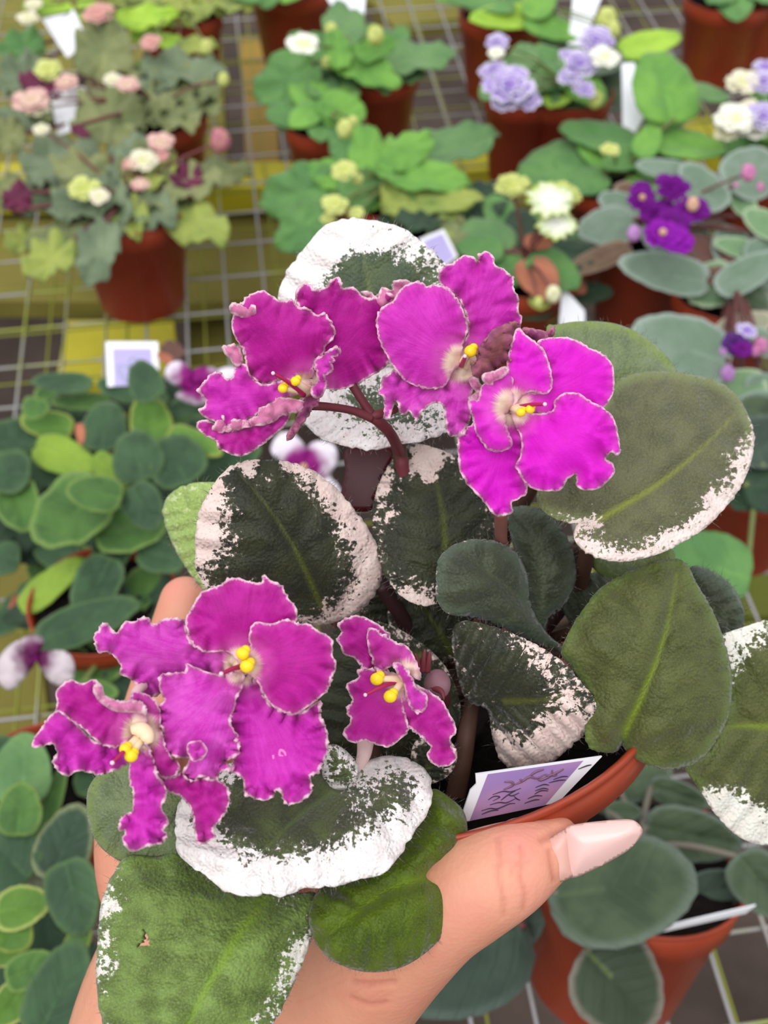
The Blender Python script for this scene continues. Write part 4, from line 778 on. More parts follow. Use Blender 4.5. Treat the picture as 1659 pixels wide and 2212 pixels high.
def bflower(cx, cy, r, d, mat, parent, n=6, layers=2, centre=None, sq=.85, stem=None, stemmat=None, ruffle=.3, bud=False, face=None):
    rm = r * d / F; c = P(cx, cy, d); V = []; Fc = []; e_ = []
    if bud:
        V, Fc = blob_data(c, rm * .8, rm, rm * .8, 14, 10, CAMROT); V = [v + Vector((rnd.uniform(-1, 1), rnd.uniform(-1, 1), rnd.uniform(-1, 1))) * rm * .10 for v in V]; e_ = [rnd.random() for _ in V]
    else:
        for L in range(layers):
            k = 1 - .30 * L; off = rnd.random() * 6.28
            for q in range(n):
                t0 = off + 2 * math.pi * q / n + rnd.uniform(-.2, .2); o0 = len(V); NA = 16; NR = 5
                wdt = 1.15 * 3.1416 / n * 1.15; ln = rm * k * rnd.uniform(.88, 1.1); lift = (.15 + .35 * L) + rnd.uniform(-.1, .15); ph = rnd.random() * 6.28
                for j in range(NR + 1):
                    rr = j / NR
                    for i in range(NA + 1):
                        s = i / NA * 2 - 1; t = t0 + s * wdt * (1 - .15 * rr)
                        l2 = ln * rr * (1 - .22 * abs(s) ** 3) * (1 + ruffle * .15 * math.sin(9 * s + ph) * rr)
                        z = -lift * ln * rr ** 1.5 * .8 + ruffle * .22 * ln * rr ** 2 * math.sin(8 * s + ph)
                        V.append(c + RT * (l2 * math.cos(t)) + UP * (l2 * math.sin(t) * sq) + FW * (z + .4 * l2 * math.sin(t))); e_.append(rr)
                for j in range(NR):
                    for i in range(NA):
                        a_ = o0 + j * (NA + 1) + i; Fc.append((a_, a_ + 1, a_ + NA + 2, a_ + NA + 1))
    o = mesh_obj('flower' if not bud else 'bud', V, Fc, FM[mat], parent); fattr(o.data, 'e', e_)
    if not bud: solid(o, .0005)
    if centre: mesh_obj('flower_centre', *blob_data(c - FW * rm * .25, rm * .2, rm * .2, rm * .2), FM[centre] if centre in FM else M_YEL, o)
    if stem is not None: tube('flower_stalk', [c + FW * rm * .3, (c + stem) / 2 + Vector((0, 0, .006)), stem], [.0009, .0011, .0012], stemmat or PETG, o, 6, 4)
    return o
def bpot(parent, x, y, R=.043, hgt=.080, z=0, tilt=(0, .12), Rb=None, mat=M_TERRA):   # x, y: rim centre in the photograph
    ax = Vector((tilt[0], tilt[1], 1)).normalized(); rc = PZ(x, y, z + hgt) + Vector((0, R * .8, 0))
    make_pot(rc, ax, R, hgt, Rb or R * .72, parent, mat, nseg=48)
    return rc
def bplant(label, potxy, leaves, flowers=(), crop='0', name='potted_violet', petmat=None, ruffle=0., z0=.085, group=None, pot2=None, R=.043, hgt=.080, crownz=None, zr=.012, pet=True, stemmat=None, tilt=(0, .12), fill=7, fillmat=None, lscale=None):
    lscale = lscale or {'T': 1.2, 'U': 1.15, 'V': 1.08, 'M': 1.1}.get(crop, 1.0)
    base = PZ(potxy[0], potxy[1], hgt) + Vector((0, R * .8, -hgt)) if potxy else PZ(*px([leaves[0][:2]], crop)[0], 0)
    t = empty(name, base, label, 'potted plant', group)
    if potxy: bpot(t, potxy[0], potxy[1], R, hgt, tilt=tilt)
    crown = base + Vector((0, 0, hgt + .004))
    s = CROPS[crop][2]
    if fill:
        cf = crown; off = rnd.random() * 6
        for k in range(fill):
            an = off + k * 2.4; rr = R * rnd.uniform(.45, .8) * (1 if k < 8 or math.sin(an) < -.2 else rnd.uniform(1.3, 1.9)); wp = cf + Vector((math.cos(an) * rr, math.sin(an) * rr, rnd.uniform(.004, .014)))
            rl = wp - CP; dz_ = rl.dot(FW); sx = W / 2 + F * rl.x / dz_; sy = H / 2 - F * rl.dot(UP) / dz_; sz = rnd.uniform(.017, .024) * F / dz_
            bleaf(sx, sy, sz, sz * .8, math.degrees(math.atan2(math.sin(an) * .77, math.cos(an))), dz_, fillmat or leaves[k % len(leaves)][5], t, ruffle=ruffle, flat=.9, crown=crown, petmat=petmat)
    for i, q in enumerate(leaves):
        (x, y), = px([q[:2]], crop); a, b, ang, mat = q[2] / s * lscale, q[3] / s * lscale, q[4], q[5]
        zz = q[6] if len(q) > 6 else z0 + rnd.uniform(-zr, zr)
        bleaf(x, y, a, b, ang, DZ(x, y, zz), mat, t, ruffle=ruffle, crown=crown if pet else None, petmat=petmat)
    for q in flowers:
        (x, y), = px([q[:2]], crop); r, mat = q[2] / s, q[3]; kw = q[4] if len(q) > 4 else {}
        kw = dict(kw); zz = kw.pop('z', z0 + .03)
        bflower(x, y, r, DZ(x, y, zz), mat, t, stem=crown if kw.pop('st', True) else None, stemmat=stemmat, **kw)
    return t
BUD = {'bud': True}
# top left: bronze leaved plants
bplant('bronze green ruffled violet with cream and pink buds in the pot at left, front one', (258, 505), [(400, 1050, 230, 190, 150, 'olg', .09), (430, 1480, 210, 110, 200, 'ol'), (330, 1650, 150, 130, 230, 'oly'), (630, 1610, 200, 120, -90, 'olg', .105), (1230, 1400, 210, 140, -30, 'oly', .09), (1380, 1120, 180, 90, 10, 'ol'), (1040, 1130, 120, 110, 40, 'olg'), (760, 1200, 180, 100, 60, 'olg', .1), (250, 1270, 180, 110, 190, 'olg'), (60, 1230, 120, 100, 180, 'ol'), (690, 760, 220, 200, 95, 'ol', .10), (150, 1530, 90, 90, 200, 'oly', .06), (520, 1400, 160, 70, 0, 'ol', .095), (840, 960, 150, 90, 30, 'olg'), (1200, 1140, 80, 90, 80, 'mar', .1), (110, 1270, 90, 80, 80, 'mar', .1), (600, 1330, 130, 90, 10, 'dry', .08)],
    [(540, 1210, 110, 'yg'), (640, 1260, 70, 'cw'), (910, 1030, 100, 'cw'), (1030, 910, 90, 'cp', {'z': .12}), (900, 1180, 60, 'cp'), (1040, 1000, 50, 'pk'), (1410, 900, 80, 'pbud', BUD), (270, 830, 60, 'cw'), (830, 1050, 50, 'pk')], 'T', R=.048, hgt=.088, fill=14, ruffle=.28, petmat=PETR, stemmat=PETR)
bplant('bronze green ruffled violet with a white tag, middle of the three at left', (330, 290), [(660, 330, 190, 170, 95, 'ol', .11), (1150, 460, 230, 130, -5, 'olg', .10), (1100, 660, 130, 90, -20, 'oly', .08), (870, 600, 160, 90, 20, 'olg'), (150, 760, 190, 100, 190, 'olg'), (60, 870, 100, 110, 190, 'ol'), (140, 500, 120, 150, 160, 'olg'), (540, 640, 150, 90, 90, 'dark', .07), (320, 700, 120, 90, 180, 'ol'), (1060, 560, 110, 60, -40, 'mar', .09), (200, 520, 70, 60, 150, 'mar', .11), (320, 570, 80, 40, 150, 'mar', .11), (860, 780, 100, 50, 10, 'mar', .08), (1100, 970, 50, 90, -80, 'mar', .06), (510, 840, 60, 30, -30, 'mar', .12)],
    [(310, 450, 100, 'yg', {'z': .12}), (420, 530, 80, 'cp', {'z': .12}), (200, 640, 120, 'cp', {'z': .12}), (720, 510, 60, 'cw', {'z': .13}), (820, 545, 75, 'cp', {'z': .13}), (1430, 510, 45, 'yg', BUD), (240, 690, 80, 'cw')], 'T', fill=15, fillmat='ol', ruffle=.28, petmat=PETR, stemmat=PETR)
bplant('lime and bronze violet with pink blooms in the top left corner', (378, 60), [(920, 110, 170, 80, 10, 'lime', .11), (1000, 250, 160, 60, -10, 'lime', .09), (150, 300, 120, 110, 200, 'g', .09), (330, 60, 130, 50, 180, 'lime', .12), (900, 430, 40, 90, -80, 'bg', .07), (150, 420, 110, 80, 200, 'g2', .06), (1250, 290, 110, 60, 0, 'oly', .09), (740, 130, 110, 80, 90, 'oly'), (560, 60, 90, 60, 100, 'lime')],
    [(630, 90, 100, 'pk', {'z': .13}), (180, 120, 70, 'cw', {'z': .13}), (215, 30, 60, 'cw', {'z': .13}), (960, 275, 75, 'pk', {'z': .12}), (1320, 300, 50, 'yg', BUD)], 'T', fill=12, fillmat='oly', ruffle=.22, petmat=PETR)
# top centre
bplant('terracotta pot with green leaves cut by the top edge', (622, 2), [(-120, 30, 130, 60, 190, 'bg', .09), (-30, -40, 120, 60, 170, 'g', .1), (150, -60, 140, 60, 60, 'g', .1), (300, -60, 130, 60, 30, 'bg', .1)], [], 'U')
bplant('green violet with one white bloom and tall white tag, top centre', (806, 192), [(250, 500, 200, 170, 215, 'g', .10), (310, 690, 150, 140, 240, 'g', .07), (600, 170, 170, 130, 100, 'g2', .11), (1030, 380, 230, 130, 0, 'g2', .10), (720, 430, 220, 110, -30, 'bg', .11), (420, 330, 170, 120, 150, 'g', .11), (800, 320, 130, 70, 30, 'bg', .12), (560, 330, 130, 80, 100, 'bg', .12), (820, 500, 110, 60, -60, 'g', .10)],
    [(335, 280, 105, 'w', {'z': .14, 'n': 5, 'layers': 1}), (805, 225, 65, 'yg', {'bud': True, 'z': .14}), (520, 195, 50, 'yg', BUD), (490, 400, 40, 'yg', BUD)], 'U', ruffle=.14)
bplant('terracotta pot half hidden behind the tall white tag', (700, 300), [(600, 720, 90, 130, 100, 'bg', .10), (560, 680, 60, 60, 130, 'g', .10)], [(610, 830, 70, 'yg', BUD), (660, 780, 40, 'yg', BUD)], 'U', R=.036)
bplant('green violet with yellow green buds above the white mottled leaf', (850, 470), [(330, 1230, 220, 180, 190, 'g', .09), (340, 1450, 170, 140, 220, 'g', .08), (760, 1010, 200, 120, 100, 'bg', .11), (1010, 960, 170, 110, 40, 'bg', .12), (1290, 950, 250, 150, 15, 'g2', .10), (1080, 1120, 260, 120, -10, 'bg', .11), (620, 920, 120, 110, 110, 'g', .11), (700, 1200, 120, 130, -80, 'g', .10), (900, 1250, 150, 90, -30, 'bg', .09), (520, 1110, 130, 100, 160, 'bg', .1), (560, 1210, 130, 90, 200, 'dark', .08)],
    [(600, 1090, 90, 'yg', {'z': .13}), (540, 1310, 85, 'yg', {'z': .13}), (680, 1370, 60, 'yg', {'z': .12}), (500, 1400, 50, 'yg', {'z': .12}), (690, 1150, 40, 'yg', BUD)], 'U', ruffle=.14)
bplant('olive edged dark ruffled violet behind the lavender tag', (1000, 560), [(1130, 1290, 290, 90, 5, 'oly', .10), (950, 1270, 130, 100, 120, 'oly', .10), (1000, 1400, 150, 120, 200, 'dark', .09), (1390, 1440, 170, 170, -30, 'dark', .08), (1500, 1280, 150, 60, 0, 'ol', .09), (1600, 1480, 110, 110, -20, 'g', .08), (1250, 1400, 120, 70, -30, 'ol', .09), (1150, 1500, 130, 110, 200, 'dark', .06), (1700, 1560, 100, 80, 0, 'mg', .06), (1800, 1500, 100, 60, 0, 'g', .07), (1900, 1600, 90, 60, 0, 'dark', .05), (1860, 1700, 130, 110, 0, 'dark', .05), (1960, 1860, 90, 90, 0, 'dark', .05)], [], 'U', ruffle=.15)
bplant('violet with frilled white and lime blooms and dried peach bracts', (1140, 640), [(200, 1160, 100, 90, 120, 'g', .09), (230, 1330, 90, 70, 200, 'g', .07), (650, 1590, 140, 70, 0, 'dark', .06), (500, 1440, 90, 60, 40, 'g', .08), (380, 1640, 120, 110, 190, 'dark', .07), (640, 1310, 90, 60, 30, 'g2', .06), (400, 1320, 70, 45, -10, 'peach', .10), (600, 1540, 70, 50, -40, 'peach', .07), (440, 1560, 90, 50, 20, 'dry', .07), (300, 1490, 130, 40, 170, 'oly', .07), (420, 1640, 40, 60, -90, 'oly', .09), (140, 1220, 90, 60, 150, 'bg', .08), (320, 1210, 60, 120, -80, 'g2', .07), (460, 1700, 60, 60, 0, 'mg', .06)],
    [(265, 1010, 95, 'yg', {'z': .14, 'ruffle': .6}), (480, 1090, 140, 'wg', {'z': .14, 'ruffle': .7, 'n': 5, 'layers': 1}), (510, 1220, 110, 'wg', {'z': .13, 'ruffle': .6, 'n': 5, 'layers': 1}), (560, 1060, 90, 'yg', {'z': .13, 'ruffle': .6}), (490, 1600, 50, 'cw', BUD), (410, 1640, 30, 'yg', BUD)], 'V', petmat=PETR, stemmat=PETR)
# top right
bplant('lime leaved violet cut by the top edge with a tall white tag', (1090, 62), [(250, 100, 190, 80, 190, 'lime', .10), (470, 130, 150, 90, -20, 'bg', .10), (120, 20, 180, 50, 170, 'g', .11), (510, 210, 110, 50, -10, 'g', .08), (420, 20, 120, 80, 60, 'bg', .11), (40, -20, 160, 60, 180, 'bg', .1)], [(780, 110, 70, 'yg', BUD), (820, 160, 45, 'yg', BUD)], 'V')
bplant('green violet with double lavender blooms, upper right', (1232, 238), [(380, 330, 150, 105, 190, 'g', .09), (1000, 240, 180, 80, 20, 'lime', .10), (770, 480, 130, 140, -70, 'gg', .08), (600, 580, 110, 50, -10, 'g2', .08), (860, 330, 120, 80, 30, 'bg', .08), (640, 480, 110, 70, 200, 'g2', .07)],
    [(185, 230, 70, 'lav', {'z': .14, 'layers': 3}), (180, 390, 95, 'lav', {'z': .14, 'layers': 3}), (250, 470, 140, 'lav', {'z': .145, 'layers': 3}), (340, 540, 90, 'lav', {'z': .135, 'layers': 3}), (220, 560, 80, 'lav', {'z': .135, 'layers': 3}), (180, 290, 50, 'w', {'z': .15}),
     (720, 220, 100, 'lav', {'z': .145, 'layers': 3}), (770, 310, 85, 'w', {'z': .15}), (640, 350, 110, 'lav', {'z': .14, 'layers': 3}), (590, 420, 80, 'lav', {'z': .135, 'layers': 3}), (660, 490, 65, 'lav', {'z': .13, 'layers': 3}), (570, 300, 50, 'lav', {'z': .14}), (720, 540, 50, 'yg', BUD)], 'V')
bplant('small empty looking terracotta pot left of the lavender blooms', (1132, 235), [(240, 560, 60, 30, 180, 'g2', .07)], [], 'V', R=.034)
bplant('green violet with upright veined leaf beside the tapered white tag', (1345, 440), [(560, 870, 250, 160, 205, 'g', .09), (760, 740, 200, 110, 160, 'g', .10), (1110, 480, 210, 190, 100, 'bg', .13), (1200, 790, 200, 110, -5, 'bg', .10), (900, 860, 130, 80, 200, 'g', .10), (1320, 500, 110, 60, -20, 'g2', .10), (1000, 780, 120, 70, 60, 'bg', .11), (800, 940, 60, 30, 180, 'g2', .08), (1090, 640, 110, 80, 0, 'bg', .1)], [(795, 815, 55, 'yg', {'z': .12})], 'V')
bplant('terracotta pot at the top right edge, left of a pair', (1590, 30), [(1560, -80, 120, 60, 0, 'g', .09)], [], 'V', R=.045)
bplant('terracotta pot at the top right edge, right of a pair', (1668, 10), [(1700, 20, 90, 60, 0, 'g', .08)], [], 'V', R=.036)
bplant('violet with lavender and cream blooms at the right edge', (1690, 330), [(1480, 800, 190, 50, 190, 'g', .09), (1650, 760, 120, 50, 10, 'bg', .09)],
    [(1520, 450, 100, 'cw', {'z': .14}), (1630, 450, 95, 'lav', {'z': .14, 'layers': 3}), (1480, 650, 115, 'w', {'z': .13}), (1560, 600, 80, 'cw', {'z': .13}), (1630, 640, 110, 'lav', {'z': .13, 'layers': 3}), (1640, 370, 70, 'lav', {'z': .14}), (1430, 720, 70, 'cw', {'z': .12}), (1570, 700, 90, 'w', {'z': .12})], 'V')
G10 = 'grey leaved violets on the right of the bench'
bplant('grey leaved violet with a cluster of deep violet blooms', (1415, 560), [(1110, 920, 140, 60, 165, 'gr', .12), (1310, 1030, 160, 110, 120, 'gr', .12), (1570, 930, 190, 150, 40, 'gr', .12), (1500, 1350, 125, 60, 170, 'grp', .10), (1120, 1490, 245, 115, 170, 'gr', .11), (1540, 1490, 220, 90, 30, 'gr', .11), (750, 1400, 200, 65, 205, 'br', .09), (800, 1262, 115, 28, 180, 'gr', .08), (1640, 1220, 110, 80, 140, 'grp', .11), (1520, 1110, 90, 60, 120, 'grp', .11), (1640, 1380, 90, 110, 60, 'gr', .10)],
    [(1130, 1020, 100, 'vio', {'z': .15, 'layers': 3, 'n': 7}), (1240, 1140, 100, 'vio', {'z': .145, 'centre': 'pc'}), (970, 1080, 90, 'vio', {'z': .145, 'centre': 'pc'}), (1060, 1170, 110, 'vio', {'z': .14, 'layers': 3}), (1150, 1200, 100, 'vio', {'z': .145}), (1080, 1270, 110, 'vib', {'z': .15, 'centre': 'pc'}), (1160, 1310, 100, 'vib', {'z': .148, 'n': 5}), (970, 1030, 60, 'vio', {'z': .14}), (930, 1270, 45, 'lb', {'bud': True, 'z': .14}), (1250, 1110, 40, 'pc', {'z': .152, 'bud': True}),
     (1550, 940, 48, 'pb', {'bud': True, 'z': .14}), (1480, 1020, 28, 'pb', BUD), (1615, 1020, 28, 'pb', BUD)], 'V', group=None, petmat=PETR, stemmat=PETR)
bplant('dark red terracotta pot under the grey leaves, with small purple bloom', (1600, 690), [(1220, 1890, 265, 190, 160, 'gr', .12), (1520, 1780, 150, 80, 20, 'pe', .10), (1640, 1880, 80, 130, 60, 'gr', .11), (1490, 2110, 170, 90, 190, 'grp', .10), (1640, 2120, 110, 90, 0, 'gr', .1), (1340, 1740, 110, 40, 10, 'dry', .07), (1620, 2230, 120, 80, 0, 'gg', .1)],
    [(1480, 1870, 85, 'vid', {'z': .15}), (1540, 1800, 60, 'lav', {'z': .15}), (1520, 1900, 60, 'vio', {'z': .155}), (1400, 1920, 45, 'lb', BUD), (1440, 2030, 48, 'lb', BUD), (1620, 1880, 45, 'pb', BUD), (1590, 1910, 30, 'pb', BUD)], 'V', group=None, petmat=PETR, stemmat=PETR)
bplant('dark leaved violet in a red pot at the right edge, plain green leaf beside it', (1665, 1075), [(1640, 960, 60, 110, 90, 'ggd', .11), (1660, 1050, 60, 60, 0, 'dark', .1), (1540, 1222, 90, 76, 160, 'g', .10), (1600, 1130, 40, 50, 0, 'dark', .04), (1650, 880, 60, 40, 10, 'gr', .1)], [], '0', petmat=PETG, pet=True)
# left: the big dark green clump
clump = [(390, 355, 180, 60, 175, 'dg'), (870, 350, 130, 95, 120, 'dg', .12), (720, 400, 120, 60, 160, 'dg'), (300, 610, 140, 80, 170, 'mgy'), (370, 790, 190, 100, -20, 'lim2', .08), (620, 620, 140, 130, 90, 'dg'), (900, 590, 150, 110, 110, 'mgy'), (1140, 700, 170, 75, -20, 'mgy'), (820, 800, 150, 140, 110, 'dg', .11), (1060, 830, 150, 150, 120, 'dg', .105),
  (90, 690, 130, 110, 160, 'dg'), (60, 890, 130, 120, 180, 'dg'), (270, 880, 170, 75, -25, 'dg'), (110, 1080, 150, 110, -60, 'mg'), (580, 1010, 150, 100, 170, 'mg', .13), (440, 1120, 210, 200, 220, 'mg', .11), (850, 1080, 140, 110, -60, 'dg', .12), (760, 1230, 190, 130, 5, 'mg', .10), (670, 1350, 120, 110, -90, 'dg', .09), (950, 1390, 130, 85, -20, 'dg', .09),
  (290, 1570, 210, 85, 40, 'lim2', .08), (580, 1560, 180, 130, 250, 'dg', .09), (850, 1560, 150, 90, -80, 'dark', .06), (490, 1790, 280, 110, 20, 'dg', .09), (560, 2040, 170, 100, 0, 'mg', .07), (250, 1270, 190, 150, 200, 'dark', .05), (100, 1240, 120, 140, -80, 'dark', .06), (30, 1400, 100, 90, 180, 'dg', .06), (1340, 820, 190, 130, 20, 'dg', .07), (1150, 480, 150, 60, 20, 'dg', .09),
  (500, 460, 160, 50, 180, 'mg', .08), (210, 500, 60, 80, 250, 'mg'), (720, 470, 140, 60, 10, 'dark', .07), (1200, 1000, 180, 120, -30, 'dg', .06), (650, 870, 130, 70, -40, 'lim2', .09), (450, 1300, 150, 110, -90, 'dark', .05), (720, 1700, 140, 110, -30, 'dark', .05), (150, 1720, 110, 60, 200, 'dark', .05), (1150, 1250, 140, 120, 0, 'dark', .04), (980, 980, 130, 100, -50, 'dark', .06), (900, 1700, 90, 130, 0, 'mg', .05), (500, 690, 150, 100, -100, 'dark', .06), (60, 1150, 110, 80, 0, 'dark', .04), (1000, 1200, 130, 110, 0, 'dark', .05), (480, 650, 60, 25, -80, 'peach', .11), (920, 1510, 70, 40, 0, 'peach', .04), (100, 1690, 60, 40, 90, 'peach', .03), (1030, 170, 70, 60, 130, 'dry', .10), (990, 205, 50, 25, 150, 'peach', .105)]
for k in range(75):
    for _ in range(50):
        x = rnd.uniform(-60, 1330); y = rnd.uniform(380, 2100)
        if inside([(200, 380), (1000, 330), (1330, 700), (1330, 1300), (1000, 1650), (900, 2150), (450, 2150), (380, 1950), (60, 1750), (180, 1650), (150, 1450), (-60, 1400), (-60, 650), (150, 620)], np.array([x]), np.array([y]))[0]: break
    clump.append((x, y, rnd.uniform(100, 150), rnd.uniform(80, 120), rnd.uniform(0, 360), rnd.choice(['dg', 'dark', 'dg', 'mg']), rnd.uniform(.02, .06)))
clump2 = [(q[0], q[1], q[2] * 1.12, q[3] * 1.15) + tuple(q[4:]) for q in clump]
CLUMP = bplant('spreading blue green violet clump with white and purple blooms, left of the hand', (200, 1400), clump2,
    [], 'L', ruffle=.05, zr=.016, pet=False, fill=0)
def wpmat(name, inner, outer, lo, hi):
    m = NT(name); rad = m.attr('rad'); v = m.vec(m.attr('lx'), m.attr('ly')); q = m.math('ADD', rad, m.math('MULTIPLY', m.math('SUBTRACT', m.noise(v, 5, 3), .5), .35))
    c = m.mix(m.sstep(q, lo, hi), inner, outer); m.col(c); m.rough(.6); m.spec(.2); m.translucent(.3, c); return m.m
WP1 = wpmat('bloom_white_edge_purple', lin(150, 26, 128), lin(246, 238, 250), .30, .62); WP2 = wpmat('bloom_white_edge_dusky', lin(112, 40, 92), lin(228, 216, 222), .22, .60); WP3 = wpmat('bloom_purple_wash', lin(150, 26, 128), lin(226, 170, 220), .25, .8)
def tflower(center, crop, d, mat, pets, cen=None):
    cx, cy = px([center], crop)[0]
    fl = mesh_obj('flower', *blob_data(P(cx, cy, d), .0025, .0025, .0025), FM['pc'] if cen else WP3, CLUMP)
    for i, (ol, off) in enumerate(pets):
        traced('petal', px(ol, crop), d + off, mat, fl, org=(cx, cy), cup=.003, ruf=.002, rper=30, sp=9, thick=.0007, seed=i + int(cx), dome=.003)
    tube('flower_stalk', [P(cx, cy, d + .001), P(cx + 6, cy - 20, d + .02), P(cx + 20, cy - 30, d + .07)], .0012, PETR, fl, 6, 4)
tflower((205, 1985), 'L', DZ(75, 1420, .13), WP2, [([(0, 1990), (60, 1920), (130, 1890), (200, 1960), (215, 2010), (170, 2080), (80, 2180), (10, 2160), (-20, 2080)], 0), ([(90, 1930), (150, 1870), (240, 1865), (262, 1905), (235, 1960), (205, 2000), (140, 1970)], -.002), ([(215, 1970), (300, 1950), (400, 1960), (445, 2040), (425, 2130), (340, 2155), (265, 2090)], .001)])
tflower((1170, 335), 'L', DZ(420, 820, .12), WP1, [([(1080, 400), (1130, 350), (1200, 350), (1250, 430), (1230, 480), (1130, 475), (1050, 430)], .003), ([(985, 290), (1010, 240), (1070, 220), (1120, 250), (1150, 320), (1150, 390), (1060, 370), (1000, 340)], 0), ([(1140, 330), (1150, 280), (1210, 258), (1290, 268), (1310, 330), (1240, 370)], .001), ([(1250, 320), (1310, 270), (1400, 260), (1430, 320), (1340, 360)], .003)])
tflower((690, 150), 'C', DZ(655, 1005, .11), WP1, [([(535, 70), (560, 10), (610, -15), (660, 10), (705, 70), (700, 140), (640, 150), (570, 115)], 0), ([(690, 150), (700, 70), (750, 28), (830, 45), (848, 120), (800, 190), (740, 195)], .001), ([(690, 150), (780, 180), (850, 235), (865, 300), (800, 300), (720, 240)], .002)], cen=1)
bplant('terracotta pot with dark leaves behind the lowest left bloom', (262, 1455), [(560, 2200, 140, 70, 0, 'mg', .08), (700, 2120, 110, 60, 0, 'dark', .07)], [], 'L', R=.030, hgt=.06)
bplant('blue green and lime edged violets at the lower left edge', (60, 1850), [(120, 520, 160, 150, 90, 'g2', .10), (60, 430, 130, 80, 150, 'dg', .08), (100, 720, 120, 110, 90, 'mg', .11), (50, 960, 150, 150, 140, 'dg', .10), (260, 690, 160, 50, 80, 'mg', .09), (380, 650, 130, 100, 60, 'dark', .06), (330, 900, 170, 140, 70, 'dkc', .10), (370, 1140, 170, 140, -70, 'dg', .11), (100, 1210, 130, 90, 10, 'lye', .10), (70, 1350, 100, 80, 180, 'mgy', .09), (290, 1660, 190, 150, 70, 'dg', .12), (140, 1530, 110, 80, 20, 'mg', .09), (60, 1700, 100, 90, 230, 'lye', .08), (260, 1400, 150, 130, -60, 'dark', .06), (400, 1390, 90, 60, 60, 'mgy', .08), (40, 1440, 90, 60, 200, 'lye', .08), (170, 1100, 90, 140, 90, 'pe', .08), (430, 1500, 100, 80, 0, 'dark', .05), (400, 760, 90, 40, 0, 'dry', .05), (90, 1620, 120, 120, 0, 'dark', .05), (180, 1760, 120, 60, 0, 'dark', .05), (200, 850, 100, 90, 0, 'dark', .05), (420, 1750, 130, 60, 0, 'dg', .06), (180, 600, 130, 120, 0, 'dark', .05)] + [(rnd.uniform(0, 430), rnd.uniform(420, 1800), rnd.uniform(100, 140), rnd.uniform(80, 110), rnd.uniform(0, 360), rnd.choice(['dark', 'dark', 'dg']), rnd.uniform(.015, .05)) for _ in range(30)], [], 'M', petmat=PETR, ruffle=.03, pet=False, fill=0)
# lower right
bplant('grey green round leaved violet in the terracotta pot at lower right', (1408, 2030), [(970, 850, 335, 215, 10, 'gg', .115), (990, 1270, 215, 215, -45, 'dgp', .105), (1300, 620, 220, 125, -10, 'gg', .09), (1100, 380, 140, 70, 20, 'gg', .08), (1250, 440, 130, 65, -15, 'gg', .08), (900, 480, 110, 90, 90, 'gg', .07), (1620, 830, 170, 130, -50, 'gg', .10), (1420, 870, 140, 90, 10, 'ggd', .085), (1010, 520, 80, 45, 0, 'gg', .09), (1180, 560, 100, 60, -30, 'dark', .06), (1080, 520, 70, 40, 120, 'dark', .05)], [], 'G', petmat=simple('petiole_greygreen', lin(110, 104, 92), .6), R=.053, hgt=.088, fill=0, tilt=(.12, .42))
bplant('deep grey leaved violet under the hand', (1000, 2010), [(330, 1140, 340, 235, 195, 'ggd', .08), (560, 960, 170, 120, 60, 'ggd', .07), (930, 600, 130, 90, 80, 'ggd', .05), (760, 780, 130, 90, 0, 'ggd', .04), (880, 1000, 90, 120, -80, 'dark', .03)], [], 'G', petmat=PETR, R=.03, hgt=.05)
bplant('dark leaved violet behind the wrist', (300, 1700), [(300, 1560, 90, 70, 0, 'dark', .07), (240, 1640, 80, 60, 180, 'dg', .06), (340, 1700, 90, 80, 90, 'dark', .07), (260, 1760, 90, 60, -90, 'dark', .05), (420, 1560, 90, 70, 0, 'dark', .05)], [], '0', R=.032, hgt=.06)

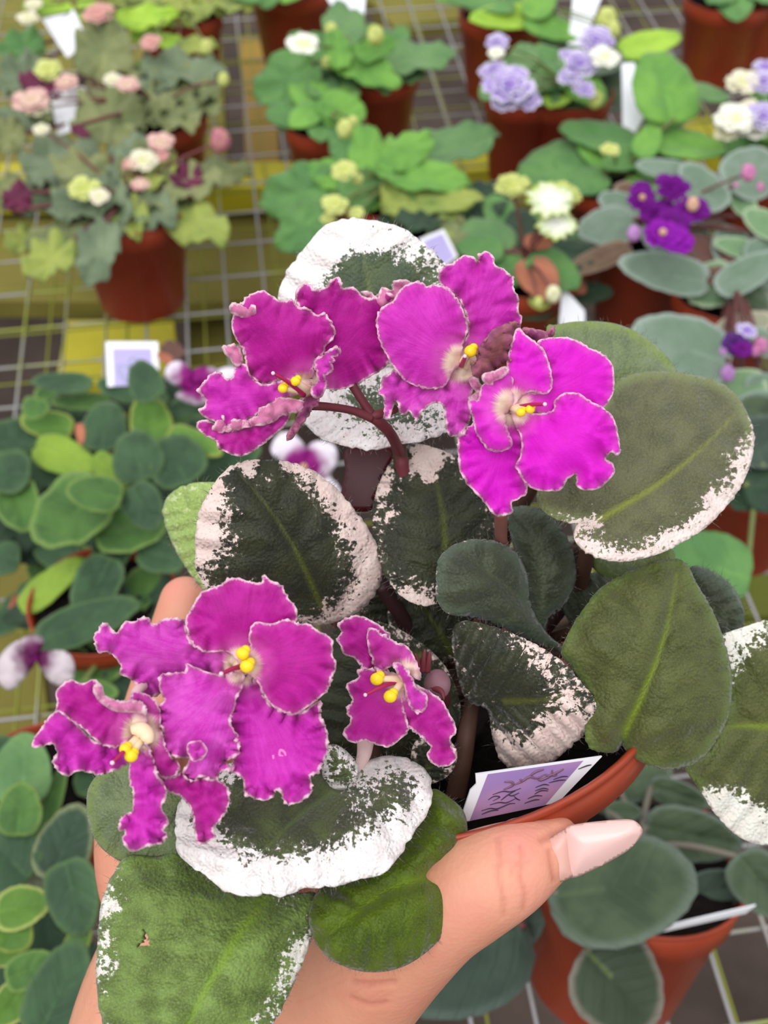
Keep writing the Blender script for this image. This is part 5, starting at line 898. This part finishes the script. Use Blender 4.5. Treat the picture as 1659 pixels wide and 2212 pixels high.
# plant tags on the bench
def card(quad, crop, d0, d1, label, print_=None, group=None, thick=.0006):
    Q = px(quad, crop); zb = P(Q[2][0], Q[2][1], d1).z; d0 = .35 * d0 + .65 * DZ(Q[0][0], Q[0][1], zb); f = quadmap(Q, (d0, d0, d1, d1)); o = card_body('plant_label', f, thick, CARD_W); tag(o, label, 'plant label', group)
    if print_: card_print(f, [(.13, .16), (.87, .16), (.87, 1), (.13, 1)] if print_ == 1 else [(.10, .10), (.88, .10), (.88, .95), (.10, .95)], .0002, CARD_BG, 'print', o)
    return o, f
d_ = lambda x, y, z: DZ(x, y, z)
card([(265, 120), (470, 60), (570, 270), (430, 370)], 'T', d_(120, 35, .14), d_(150, 110, .10), 'white plant tag standing in the lime leaved violet at top left')
card([(320, 590), (540, 545), (600, 790), (370, 870)], 'T', d_(140, 195, .14), d_(160, 280, .09), 'white plant tag between cream buds, in the middle bronze violet')
card([(480, -30), (740, -30), (720, 240), (660, 250)], 'U', d_(745, 0, .15), d_(770, 80, .09), 'white plant tag cut by the top edge above the green violet')
card([(325, 575), (550, 500), (640, 980), (440, 1065)], 'U', d_(685, 180, .14), d_(720, 350, .045), 'tall white plant tag in front of the green violet with one white bloom')
card([(600, -20), (755, -20), (650, 250), (570, 240)], 'V', d_(1270, 0, .15), d_(1240, 95, .09), 'tall white plant tag between lavender blooms and lime leaves')
o_, f_ = card([(862, 345), (930, 340), (1060, 690), (870, 785)], 'V', d_(1355, 137, .15), d_(1380, 300, .09), 'tapered white plant tag left of the upright veined leaf')
card([(540, 1555), (662, 1690), (665, 1800), (522, 1800)], 'V', d_(1235, 640, .12), d_(1235, 710, .07), 'white pointed plant tag beside the dried peach bracts')
card([(1080, 1530), (1240, 1465), (1330, 1640), (1190, 1750)], 'U', d_(940, 510, .125), d_(970, 570, .09), 'lavender printed plant tag behind the top magenta flower', 2)
cb, f = card([(228, 738), (341, 738), (345, 830), (232, 835)], '0', d_(285, 738, .13), d_(285, 830, .095), 'lavender plant tag with white border and flower drawing in the blue green clump', 1)
card_stroke(f, [[(.42, 1), (.26, .8), (.22, .55), (.38, .58), (.52, .9)], [(.5, .95), (.42, .6), (.5, .36), (.62, .5), (.6, .9)], [(.6, .9), (.7, .6), (.84, .55), (.82, .8), (.66, .98)], [(.42, .98), (.32, .75), (.28, .62)]], .00035, INKG, 'drawing', cb, .0004)
card([(1150, 1040), (1605, 935), (1560, 970), (1150, 1062)], 'G', DZ(1500, 1980, .118), DZ(1500, 1990, .112), 'white edged plant tag lying across the lower right pot')
